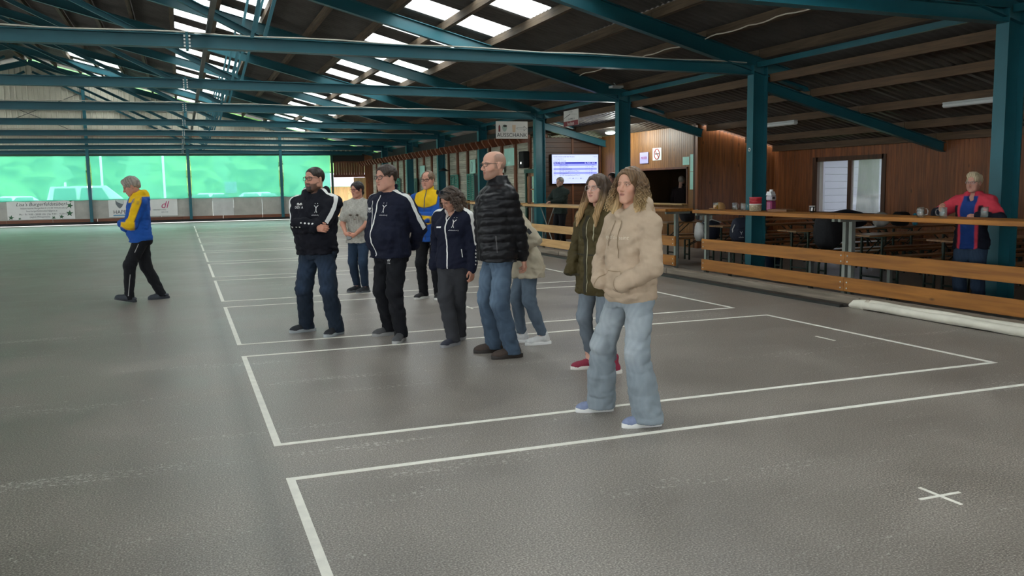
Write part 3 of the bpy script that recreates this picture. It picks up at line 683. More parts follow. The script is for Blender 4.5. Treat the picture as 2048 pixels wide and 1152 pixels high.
for i,(a,b_) in enumerate(((2.0,8.62),(8.64,13.3),(13.32,18.0),(18.02,24),(24.02,30),(30.02,36),(36.02,42),(42.02,47.9))):
    o = MB().cbox(7.88,8.06,a,b_,0,.10,.008).build('timber_kerb', KERB); o.name = 'trim_%d' % (i+1); o['kind'] = 'structure'
o = MB().box(7.60,7.66,8.66,47.9,0,.035).box(7.66,7.87,8.66,47.9,.0,.012).build('trim_20', P('black_channel','#202020',.45,.1)); o['kind'] = 'structure'
HOSE = P('white_canvas_roll', '#ddd8c8', .75, .1, 6, bump=.2, bscale=25)
ro = empty('canvas_roll', (7.77,5.5,0))
def wob(x, r_, seed):
    return [(x+.008*math.sin(i*.8+seed), -3.4+i*.25, r_+.003+.004*math.sin(i*1.3+seed)) for i in range(26)], [r_*(1+.06*math.sin(i*1.9+seed)) for i in range(26)]
for x,r_,sd in ((.035,.055,0),(-.06,.048,2)):
    p_, rr_ = wob(x,r_,sd); MB().tube(p_, rr_, 12).build('roll', HOSE, ro)
m = MB(); m.tube([(-.02,2.85,.045),(-.02,2.95,.05),(-.03,3.05,.04),(-.05,3.12,.02)],[.075,.065,.06,.02],10); m.build('crumpled_end', HOSE, ro)
tag(ro, 'long off-white rolled canvas lying along the kerb at the right', 'canvas roll')
# ================================================================== THINGS ON THE COUNTER
GL = thin('clear_glass', (.94,.97,.96), .88, (.7,.75,.75), .10); AMB = P('orange_soda', '#e39a1c', .2, .05)
def mug(loc, label, rz=0., fill=None, group='glass mugs', s=1.):
    r_ = empty('glass_mug', loc, rz); hh = .125*s; R_ = .042*s
    MB().lathe([(0,.001),(R_*.92,.001),(R_,.01),(R_*1.02,hh*.5),(R_,hh),(R_*.93,hh),(R_*.93,hh*.5),(R_*.9,.014),(0,.012)],18).build('cup', GL, r_)
    MB().tube([(R_*.98+.0,0,hh*.82),(R_+.028,0,hh*.84),(R_+.04,0,hh*.6),(R_+.034,0,hh*.32),(R_*.98,0,hh*.22)],.006,6).build('handle', GL, r_)
    if fill: MB().lathe([(0,.015),(R_*.88,.016),(R_*.9,hh*.62),(0,hh*.62)],16).build('drink', fill, r_)
    tag(r_, label, 'mug', group); return r_
CT = 1.115
mug((8.42,12.62,CT),'glass mug holding orange drink beside the tan cap',.3,AMB)
mug((8.52,12.22,CT),'empty glass mug left of the pair by the tins',-1.2); mug((8.46,11.90,CT),'empty glass mug just left of the stacked tins',-1.2)
mug((8.26,8.08,CT),'empty glass mug with its handle turned right, alone on the counter',-.9); mug((8.32,7.80,CT),'empty glass mug near the hand of the woman in red',2.4)
mug((8.55,18.0,CT),'glass mug on the pale counter near the woman in glasses',2.2); 
mug((8.5,27.3,CT),'small glass with orange drink behind the bald man\'s chest',0,AMB,s=.9); mug((8.5,28.2,CT),'small glass with orange drink left along the far counter',0,AMB,s=.9)
TAN = P('tan_cap_cloth','#a9804f',.85,.1,30)
cp = empty('baseball_cap', (8.46,12.95+.02-.12,CT), 1.2)
m = MB(); m.lathe([(.095,0),(.098,.03),(.09,.07),(.06,.105),(0,.118)],20,sy=1.12); m.build('crown', TAN, cp)
m = MB(); vs = []; 
for i in range(11):
    a = math.radians(-62+12.4*i); 
    for r_,z in ((.09,.012),(.17,-.004+.012*math.cos(a)),(.17,.004+.012*math.cos(a)),(.09,.018)): vs.append((math.cos(a)*r_*1.05,math.sin(a)*r_*.85,z))
m.add(vs, [(i*4+k,i*4+(k+1)%4,i*4+4+(k+1)%4,i*4+4+k) for i in range(10) for k in range(4)], True); m.build('peak', TAN, cp)
MB().box(.088,.096,-.025,.025,.035,.075).build('patch', P('white_patch','#e9e9e4',.6,0), cp)
cp.location = (8.66,12.86,CT+.004); cp.rotation_euler = (0,0,2.5); tag(cp, 'tan baseball cap with a white front patch on the counter end', 'cap')
REDT = P('red_tin_print','#b32a35',.4,.2,40); TUB = P('clear_tub_sweets','#a59a80',.35,.6,60)
for i,(z,h_,mt,lb) in enumerate(((0,.115,TUB,'clear round tub of sweets with a white rim under the red tins'),(.118,.05,REDT,'lower flat red tin on the tub of sweets'),(.170,.05,REDT,'upper flat red tin on top of the stack'))):
    r_ = empty('sweet_tin' if i else 'sweet_tub', (8.44,11.55,CT+z)); R_ = .095
    MB().lathe([(0,.001),(R_*.94,.001),(R_,.008),(R_,h_-.014)],28).build('body', mt, r_)
    MB().lathe([(R_,h_-.014),(R_+.004,h_-.014),(R_+.004,h_),(0,h_+.001)],28).build('lid', P('white_lid','#e4e2dc',.4,0) if i == 0 else P('red_lid','#c23b45',.4,.1), r_); tag(r_, lb, 'tin', 'stacked sweet tins')
jg = empty('plastic_jug', (8.62,11.40,CT), .4); 
MB().cbox(-.075,.075,-.05,.05,.001,.16,.02).build('syrup', P('pink_syrup','#9c3f6c',.25,.1), jg)
MB().cbox(-.078,.078,-.053,.053,.16,.245,.02).build('jug_body', P('clear_plastic_jug','#b9b3ba',.3,.05), jg)
m = MB(); m.prism((-.078,0,.245),(.05,0,.245),[(-.05,0),(.05,0),(.03,.06),(-.03,.06)]); m.build('shoulder', P('white_plastic','#d9dad9',.4,.05), jg)
MB().lathe([(.028,.30),(.028,.335),(0,.337)],14).build('cap', MATS['white_plastic'], jg); MB().box(-.06,.02,-.056,-.052,.19,.22).build('jug_label', INK, jg)
tag(jg, 'translucent plastic jug with pink syrup and white top', 'jug')
bk = MB().cbox(-.12,.12,-.17,.17,0.001,.04,.004).build('wooden_tray', wood('tray_wood','#6d4a30','#8f6745',axis=1,rnd=.05)); bk.location = (8.55,11.05,CT); bk.rotation_euler = (0,0,.3); tag(bk, 'flat brown wooden board lying right of the jug', 'board')
cu = empty('paper_cup', (8.60,10.42,CT)); MB().lathe([(0,.001),(.03,.001),(.041,.095),(.038,.095),(.028,.006)],18).build('cup', P('black_white_print','#20201f',.5,.0), cu)
MB().lathe([(.042,.088),(.043,.095),(.041,.097),(.038,.093)],18).build('rim', BANW, cu); 
for i in range(5): a = i*1.26; MB().box(-.012,.012,-.001,.001,.02,.07).build('print', BANW, cu, loc=(.037*math.cos(a),.037*math.sin(a),.005), rot=(0,.12,a+math.pi/2))
tag(cu, 'small black and white paper cup on the counter before the window', 'cup')
# ================================================================== BEER TABLES AND BENCHES
BEER = wood('beer_table_wood', '#664428', '#93693f', axis=0, rough=.28, rnd=.12, coat=.3)
LEGS = P('dark_green_leg_steel', '#1f2f28', .45, .1)
def beer(kind):
    L_, W_, H_ = (2.2,.5,.76) if kind == 'table' else (2.2,.25,.46)
    r_ = empty('beer_table' if kind == 'table' else 'beer_bench')
    if kind == 'table':
        for q in range(2): MB().cbox(-L_/2,L_/2,-W_/2+q*W_/2+.002,-W_/2+(q+1)*W_/2-.002,H_-.028,H_,.004).build('top_plank', BEER, r_)
    else: MB().cbox(-L_/2,L_/2,-W_/2,W_/2,H_-.028,H_,.004).build('seat_plank', BEER, r_)
    for sx in (-1,1):
        x = sx*(L_/2-.28); wl_ = W_/2-.04
        for sy in (-1,1): MB().box(x-.014,x+.014,sy*wl_-.014,sy*wl_+.014,0,H_-.028).build('leg', LEGS, r_)
        MB().box(x-.012,x+.012,-wl_,wl_,.10,.125).build('foot_bar', LEGS, r_); MB().box(x-.012,x+.012,-wl_,wl_,H_-.055,H_-.03).build('head_bar', LEGS, r_)
        MB().tube([(x,-wl_*.5,H_*.62),(x-sx*.33,-wl_*.5,H_-.035)],.01,5).build('strut', LEGS, r_); MB().tube([(x,wl_*.5,H_*.62),(x-sx*.33,wl_*.5,H_-.035)],.01,5).build('strut', LEGS, r_)
    return r_
tb0 = beer('table'); bn0 = beer('bench'); tfirst = [True]; bfirst = [True]
ORD = ['nearest','second','third','fourth','fifth','farthest']
def place(proto, first, loc, label, cat, group):
    o = proto if first[0] else copy_tree(proto); first[0] = False; o.location = loc; tag(o, label, cat, group)
trow = [6.3,8.9,10.45,12.1,14.2,16.2]
for i,y in enumerate(trow):
    for j,xc in enumerate((10.95,12.75-.02 if True else 0)):
        if j == 1 and i == 5: xc = 12.7
        if j == 1: xc = xc+ .42
        if xc+1.1 > 13.85: xc = 13.85-1.1-.02
        if j == 0: xc = 10.57
        w_ = 'by the counter' if j == 0 else 'against the window wall'
        place(tb0, tfirst, (xc if j == 0 else 12.8+ (.0),y,0) if j == 0 else (12.79,y,0), '%s long wooden beer table %s' % (ORD[i], w_), 'table', 'beer tables')
        for s_ in (-1,1): place(bn0, bfirst, (xc if j == 0 else 12.79,y+s_*(.56 if i not in (1,2) else (.56 if (s_ < 0) == (i == 1) else .44)),0), 'wooden beer bench on the %s side of the %s beer table %s' % ('court' if False else ('near' if s_ < 0 else 'far'), ORD[i], w_), 'bench', 'beer benches')
# bags and clothes
NAVYC = P('navy_bag_cloth','#141a2c',.8,.2,20,bump=.3,bscale=30); BLKC = P('black_cloth','#15161a',.85,.2,15,bump=.3,bscale=25); WHC = P('pale_cloth','#b9b8b4',.85,.12,10,bump=.3,bscale=20)
def soft(seed, rx, ry, rz, cut=True, sub=3, pw=2.6):
    bm = bmesh.new(); bmesh.ops.create_icosphere(bm, subdivisions=sub, radius=1); ph = np.random.default_rng(seed).uniform(0,6,(6,))
    for v in bm.verts:
        d = v.co.normalized(); k = 1/((abs(d.x)**pw+abs(d.y)**pw+abs(d.z)**pw)**(1/pw)); k *= 1+.05*math.sin(7*d.x+ph[0]+3*d.z)+.04*math.sin(9*d.y+ph[1])*math.sin(8*d.z+ph[2])
        z = d.z*k*rz; v.co = Vector((d.x*k*rx,d.y*k*ry,max(z,-rz*.93)+rz*.93))
    bm.verts.index_update(); m = MB(); m.add([v.co[:] for v in bm.verts],[[v.index for v in f.verts] for f in bm.faces],True); bm.free(); return m
bp_ = empty('backpack', (10.15,14.0,.462), -.5); soft(1,.2,.14,.24).build('body', NAVYC, bp_); s2 = soft(2,.15,.07,.13).build('front_pocket', NAVYC, bp_); s2.location = (-.02,-.12,.03)
MB().tube([(-.05,-.02,.44),(-.04,0,.5),(.04,0,.5),(.05,-.02,.44)],.01,6).build('handle', NAVYC, bp_)
for sx in (-1,1): MB().tube([(sx*.13,-.13,.34),(sx*.17,-.12,.25),(sx*.16,-.12,.16)],.012,6).build('reflective_trim', WHC, bp_)
text('emblem', [('Y',0,.02,.09,'CENTER'),('wilhelm',0,-.05,.03,'CENTER')], BANW, bp_, face_to((-.02,-.192,.16),(1,0,0),(0,0,1)), .002)
tag(bp_, 'navy backpack with a white club emblem on the bench behind the counter', 'backpack')
bp_.location = (9.66,13.64,.462)
b_ = soft(5,.42,.2,.16).build('sports_bag', NAVYC); b_.location = (10.62,12.02,.762); tag(b_, 'dark sports bag lying on the table behind the counter post', 'bag')
b_ = soft(6,.22,.2,.3).build('hanging_jacket', BLKC); b_.location = (9.85,11.54,.462); tag(b_, 'black jacket heaped on the bench left of the counter post', 'jacket')
b_ = soft(7,.13,.12,.13).build('cream_bag', WHC); b_.location = (11.42,12.05,.762); tag(b_, 'cream cloth bag between the dark bags on the table', 'bag')
b_ = soft(8,.16,.14,.13).build('black_bag', BLKC); b_.location = (11.90,12.08,.762); tag(b_, 'small black bag right of the cream bag on the table', 'bag')
b_ = soft(9,.05,.05,.11).build('blue_bottle', P('cyan_plastic','#38a0c4',.4,.05)); b_.location = (12.2,12.05,.762); tag(b_, 'bright cyan pouch at the right end of the bags', 'pouch')
b_ = soft(10,.17,.13,.14).build('black_bag', BLKC); b_.location = (10.1,16.2,.762); tag(b_, 'black bag on the table in front of the plank wall', 'bag')
for i in range(3): mug((10.45+i*.14,16.2+.04*i,.762),['empty glass mug nearest the black bag on the back table','middle empty glass mug on the back table','right empty glass mug on the back table'][i],i)
jk = empty('draped_jacket', (9.75,14.0,.0)); 
sj = soft(11,.22,.16,.2).build('navy_half', NAVYC, jk); sj.location = (-.02,.22,.462); sj = soft(12,.07,.13,.19).build('white_half', WHC, jk); sj.location = (-.24,.24,.44)
m = MB(); m.tube([(-.2,.15,.80),(-.05,.1,.86),(.15,.08,.8)],.012,6); m.build('white_stripe', WHC, jk); jk.location = (9.72,14.52,0); tag(jk, 'white and navy jacket draped at the end of a bench by the counter gap', 'jacket')
WB = P('white_bucket_plastic','#cfd2d0',.45,.05); BB = P('blue_bucket_plastic','#22354f',.5,.1)
for loc_,mt,lb,rr_ in (((9.85,7.45,0),WB,'white plastic bucket at the foot of the right-hand post',.15),((10.05,13.22,0),BB,'dark blue bucket behind the counter beside the steel post',.15)):
    r_ = empty('bucket', loc_); MB().lathe([(0,.002),(rr_*.8,.002),(rr_,.27),(rr_*1.05,.27),(rr_*1.05,.3),(rr_*.96,.3),(rr_*.78,.01)],24).build('pail', mt, r_)
    MB().tube([(-rr_*1.05*math.cos(a),-rr_*1.0*math.sin(a)*.9-.01,.27-.12*math.sin(a)) for a in [i*math.pi/10 for i in range(11)]],.006,6).build('handle', mt, r_); tag(r_, lb, 'bucket', 'buckets')
# ================================================================== SIGNS, SCREEN, LAMPS
sg = empty('drinks_sign', (8.74,23.13,3.37)); MB().cbox(-.475,.475,-.006,.006,-.48,0,.003).build('board', P('white_sign_board','#c9c8c2',.5,.03), sg)
Ms = face_to((0,-.0075,0),(1,0,0),(0,0,1)); text('lettering', [('AUSSCHANK',0,-.385,.155,'CENTER')], INK, sg, Ms, .001)
m = MB(); 
ar = [(.15,-.215),(.36,-.215),(.36,-.265),(.445,-.195),(.36,-.125),(.36,-.175),(.15,-.175)]
for i in range(len(ar)): a,b_ = ar[i],ar[(i+1)%len(ar)]; m.bar((a[0],-.008,a[1]),(b_[0],-.008,b_[1]),.003,.016,(0,1,0))
m.build('arrow', INK, sg)
MB().poly([(-.40,-.008,-.29),(-.345,-.008,-.29),(-.345,-.008,-.15),(-.362,-.008,-.10),(-.383,-.008,-.10),(-.40,-.008,-.15)]).build('bottle_print', P('red_brown_print','#6b2a2a',.6,.1), sg)
MB().poly([(-.22+.075*math.cos(a)*(.85 if math.sin(a) < 0 else 1),-.008,-.19+.1*max(-.95,math.sin(a)*1.0)) for a in [i*math.pi/10 for i in range(20)]]).build('cup_print', P('pale_green_print','#93a59b',.6,.05), sg)
MB().poly([(-.205+.06*math.cos(a),-.009,-.13+.03*math.sin(a)) for a in [i*math.pi/8 for i in range(16)]]).build('coffee_print', P('black_coffee_print','#16130f',.6,0), sg)
MB().poly([(.02,-.008,-.30),(.1,-.008,-.30),(.115,-.008,-.10),(.005,-.008,-.10)]).build('glass_print', P('beige_print','#c0a98f',.6,.05), sg)
for x in (-.4,.4): MB().tube([(x,0,0),(x,0,.08)],.003,4).build('hanger', DARKST, sg)
tag(sg, 'white AUSSCHANK sign with drinks and an arrow hanging from a beam', 'sign')
bs = empty('hanging_sign', (9.54,20.9,3.10)); MB().cbox(-.012,.012,-.45,.45,0,.40,.003).build('board', MATS['white_sign_board'], bs)
MB().box(-.0135,-.012,-.449,.449,.0,.125).build('red_band', P('dark_red_print','#7c2730',.5,.05), bs)
Mb = face_to((-.0145,0,0),(0,-1,0),(0,0,1)); text('lettering', [('bauhaus',0,.06,.13,'CENTER')], BANW, bs, Mb, .0006); text('lettering', [('F  I  S  D',0,.35,.06,'CENTER'),('I   GALLIMAR   H',0,.17,.065,'CENTER')], GREYI, bs, Mb, .0006)
m = MB(); m.bar((-.016,.40,.215),(-.016,.03,.30),.004,.012,(1,0,0)).bar((-.016,.03,.30),(-.016,-.40,.265),.004,.012,(1,0,0)); m.build('roof_line', INK, bs)
for y in (-.35,.35): MB().tube([(0,y,.4),(0,y,.45)],.004,4).build('hanger', DARKST, bs)
tag(bs, 'small white and dark red sign with a roof line hanging near the ceiling', 'sign')
tv = empty('wall_screen_display', (10.76,TVY-.08,2.04)); tv.name = 'television'
MB().cbox(-.75,.75,-.03,.05,-.43,.43,.006).build('housing', P('black_plastic','#0c0c0d',.4,0), tv)
SCR = emis('screen_page', '#b3bdf2', .13); SCD = emis('screen_navy', '#1c1f96', .13); SCM = emis('screen_row', '#8088e0', .12); SCK = emis('screen_ink','#20205a',.05); SCW = emis('screen_white','#dfe4ff',.15)
MB().box(-.735,.735,-.034,-.031,-.415,.415).build('screen', SCR, tv)
MB().box(-.69,.69,-.037,-.035,.15,.20).build('header_row', SCD, tv)
for i in range(3): MB().box(-.69,.69,-.037,-.035,.092-i*.118,.148-i*.118).build('table_row', SCM, tv)
Mt = face_to((0,-.038,0),(1,0,0),(0,0,1))
ROWS = ['NMS St. Magna','NÖ Ladendorf 1','NÖ Obersiebenbrunn','NÖ WK Herzogenburg am Moos 1','NÖ Ladendorf 2','NÖ WK Herzogenburg am Moos 2']
text('screen_text', [('Landesmeisterschaft der Vereine',-.69,.355,.05,'LEFT'),('2. Durchgang Herren',-.67,.29,.035,'LEFT'),('Rangliste der Vorrunde',-.69,.23,.042,'LEFT'),('• Verein',.56,.355,.04,'LEFT')]+
  [(s_,-.51,.12-i*.059,.045,'LEFT') for i,s_ in enumerate(ROWS)]+[('%d.' % (i+1),-.66,.12-i*.059,.042,'LEFT') for i in range(6)]+[(s_,.33,.12-i*.059,.042,'LEFT') for i,s_ in enumerate(['5   10 : 0   1,957','5   8 : 2   1,484','5   7 : 3   1,2','5   3 : 6   0,8','5   2 : 8   0,7','5   1 : 9   0,5'])]
  +[('-- ==   ##   == --   ##  --',-.25,-.27,.05,'LEFT'),('Ergebnis Live',-.69,-.375,.04,'LEFT')], SCK, tv, Mt, .0003)
text('screen_text', [('Rang  Nr.  Mannschaft',-.68,.175,.04,'LEFT'),('Sp.   Punkte   Quote',.30,.175,.04,'LEFT')], SCW, tv, Mt, .0003)
tag(tv, 'wide wall screen showing a blue and white results table', 'television')
def flat(name, X, y0, y1, z0, z1, mat, label, cat='poster', group='papers on the walls'):
    o = MB().cbox(X-.006,X,min(y0,y1),max(y0,y1),z0,z1,.001).build(name, mat); tag(o, label, cat, group); return o
PX = HX-.002
o = flat('poster', PX-.02, 21.05,20.60,2.12,2.41, P('lilac_poster','#a7a3d8',.5,.03), 'lilac poster with red lettering on the lit plank wall'); text('lettering', [('MOSER',0,0,.1,'CENTER')], P('red_print','#9c2f4a',.6,0), o, face_to((PX-.03,20.82,2.26),(0,-1,0),(0,0,1)), .0005)
o = flat('no_smoking_sign', PX, 20.40,19.95,2.18,2.50, P('white_paper','#dcdcd8',.6,.03), 'white no-smoking sheet with a red ring on the lit plank wall', 'sign')
RED = P('red_ring_print','#b8312f',.6,0)
MB().tube([(PX-.009,20.175+.13*math.cos(a),2.34+.13*math.sin(a)) for a in [i*math.pi/16 for i in range(32)]],.012,6,closed=True).build('ring', RED, o); MB().tube([(PX-.009,20.265,2.43),(PX-.009,20.085,2.25)],.010,6).build('slash', RED, o)
MB().box(PX-.010,PX-.007,20.08,20.27,2.335,2.36).build('cigarette', INK, o)
MINT = P('mint_paper','#a8dccb',.6,.08,4)
flat('notice', PX, 18.92,18.62,1.99+.03,2.22, MINT, 'mint paper sheet left of the tall notices by the hatch', 'notice'); flat('notice', PX, 18.58,18.32,1.86,2.27, MINT, 'upper tall mint notice beside the hatch', 'notice'); flat('notice', PX, 18.58,18.32,1.42,1.85, MINT, 'lower tall mint notice beside the hatch', 'notice')
o = MB().cbox(11.56,11.62,17.92,18.04,.70,.95,.008).build('switch_box', P('black_switch','#121212',.4,0)); o.location = (0,.15,0); tag(o, 'black switch box at the corner of the plank wall', 'switch')
LX = LGX-.075
flat('poster', LX, 26.98,26.1,2.23,2.78, MINT, 'large mint poster on the log wall left of the screen'); flat('poster', LX, 27.6,27.05,2.02,2.52, P('pale_paper','#c9cfc0',.6,.05), 'pale paper just behind the bald man\'s head'); flat('poster', LX, 30.64,30.0,2.06,2.55, MINT, 'mint paper with a dark oval drawing on the log wall')
MB().tube([(LX-.008,30.42+.09*math.cos(a),2.3+.18*math.sin(a)) for a in [i*math.pi/12 for i in range(24)]],.008,5,closed=True).build('oval_print', GREYI, bpy.data.objects['poster.003'])
flat('poster', LX, 37.85,37.0,2.06,2.53, MINT, 'mint paper high between the far posts of the log wall'); flat('poster', LX, 27.85,27.45,2.60,2.72, P('yellow_card','#e0b52f',.6,.05), 'small yellow card above the bald man\'s head')
SHG = P('green_shutter_paint','#3f7f70',.5,.08); DKG = P('dark_green_door_paint','#25463c',.5,.1); DKN = P('dark_interior','#131516',.8,.1)
for y0_,y1_,lb in ((33.05,32.05,'green louvred shutter behind the blue and yellow man'),(30.95,30.1,'green louvred shutter left of the dark board'),(42.6,41.6,'far green louvred shutter behind the heavy man\'s head')):
    s_ = empty('louvred_shutter', (LX-.03,(y0_+y1_)/2,1.1)); h_ = (y0_-y1_)/2
    MB().box(-.02,.02,-h_,-h_+.07,0,.95).box(-.02,.02,h_-.07,h_,0,.95).box(-.02,.02,-h_,h_,0,.06).box(-.02,.02,-h_,h_,.89,.95).box(-.02,.02,-.03,.03,0,.95).build('frame', SHG, s_)
    for i in range(12): MB().bar((0,-h_+.06,.1+i*.068),(0,h_-.06,.1+i*.068),.008,.055,(.6,0,.8)).build('slat', SHG, s_)
    tag(s_, lb, 'shutter', 'green shutters')
d_ = empty('door_leaf_green', (LX-.03,39.2,0)); MB().cbox(-.02,.02,-.95,.95,.02,2.0,.006).build('leaf', DKG, d_); MB().cbox(-.035,-.02,-.75,.75,.3,1.85,.005).build('panel', DKG, d_); tag(d_, 'dark green panelled door in the far log wall', 'door')
b_ = empty('menu_board', (LX-.03,29.08,.78)); MB().cbox(-.02,.02,-.9,.9,0,1.2,.005).build('board', DKN, b_); MB().box(-.03,.03,-.95,-.9,-.03,1.23).box(-.03,.03,.9,.95,-.03,1.23).box(-.03,.03,-.95,.95,1.2,1.25).box(-.03,.03,-.95,.95,-.03,0).build('frame', INK, b_); tag(b_, 'large dark board behind the bald man\'s face on the log wall', 'board')
ht = empty('wall_heater', (LX-.1,25.0,2.12)); MB().cbox(-.1,.1,-.2,.2,0,.5,.02).build('casing', DKN, ht); MB().box(-.108,-.1,-.03,.03,.12,.18).build('lamp', emis('heater_lamp','#f4fff4',.4), ht); tag(ht, 'black wall loudspeaker box right of the mint poster', 'loudspeaker')
# door in the log wall
dn = empty('door_1'); dn['kind'] = 'structure'
MB().box(LX-.02,LX+.1,23.86,23.96,0,2.0).box(LX-.02,LX+.1,25.06,25.16,0,2.0).box(LX-.03,LX+.1,23.8,25.2,1.96,2.08).build('door_frame', DKG, dn)
fr = wood('door_wood','#8a5a34','#a8744a',axis=2,rnd=.05); MB().box(LX+.02,LX+.06,23.96,24.06,.02,1.96).box(LX+.02,LX+.06,24.96,25.06,.02,1.96).box(LX+.02,LX+.06,23.96,25.06,.02,1.08).box(LX+.02,LX+.06,23.96,25.06,1.86,1.96).box(LX+.02,LX+.06,24.48,24.54,1.08,1.86).box(LX+.02,LX+.06,23.96,25.06,1.45,1.49).build('door_leaf', fr, dn)
MB().box(LX+.035,LX+.041,24.06,24.96,1.08,1.86).build('pane', PANE, dn)
# lamps
LMW = emis('lamp_glow', '#f2fff6', 1.6)
for i,(x,y) in enumerate(((10.93,21.42),(10.88,20.47))):
    l_ = empty('ceiling_lamp', (x,y,lean_z(x)-.005)); MB().lathe([(.10,.0),(.14,-.02),(.14,-.05)],20).build('housing', P('lamp_housing','#b9bdbb',.5,.0), l_)
    MB().lathe([(.135,-.05),(.12,-.085),(.06,-.105),(0,-.11)],20).build('diffuser', LMW, l_); tag(l_, ['round lit ceiling lamp just left of the middle post','round lit ceiling lamp just right of the middle post'][i], 'lamp', 'round ceiling lamps')
    ld = bpy.data.lights.new('lamp_light','POINT'); ld.energy = 5; ld.color = (.93,1,.95); ld.shadow_soft_size = .1; lo = bpy.data.objects.new('lamp_light', ld); C.objects.link(lo); lo.parent = l_; lo.location = (0,0,-.17)
for i,(x,ya,yb) in enumerate(((11.72,14.75,16.0),(11.72,9.75,11.05))):
    l_ = empty('strip_light', (x,(ya+yb)/2,lean_z(x)-.02)); h_ = (yb-ya)/2
    MB().cbox(-.05,.05,-h_,h_,-.03,.0,.004).build('housing', MATS['lamp_housing'], l_); m = MB(); m.prism((0,-h_,-.055),(0,h_,-.055),[(.05*math.cos(a),.035*math.sin(a)) for a in [k*math.pi/6 for k in range(12)]]); m.build('diffuser', P('strip_diffuser','#d9dcd8',.35,.03), l_)
    tag(l_, ['unlit strip light under the low roof left of the window','unlit strip light under the low roof near the right post'][i], 'lamp', 'strip lights')
ol = empty('pendant_lamp', (LX-.35,32.9,2.2)); MB().lathe([(.02,.12),(.05,.1),(.22,0),(.2,0),(.04,.08)],20).build('shade', DKN, ol); MB().tube([(0,0,.12),(0,0,.8)],.008,5).build('rod', DKN, ol); tag(ol, 'dark disc-shaped pendant lamp on the log wall', 'lamp')
fl = empty('floodlight', (XC-.15,YT(2)-.25,3.72)); MB().cbox(-.14,.14,-.1,.1,0,.05,.008).build('housing', MATS['lamp_housing'], fl); MB().tube([(0,0,.05),(0,.1,.12)],.012,6).build('arm', MATS['lamp_housing'], fl); tag(fl, 'flat grey floodlight under the roof above the middle post', 'lamp')
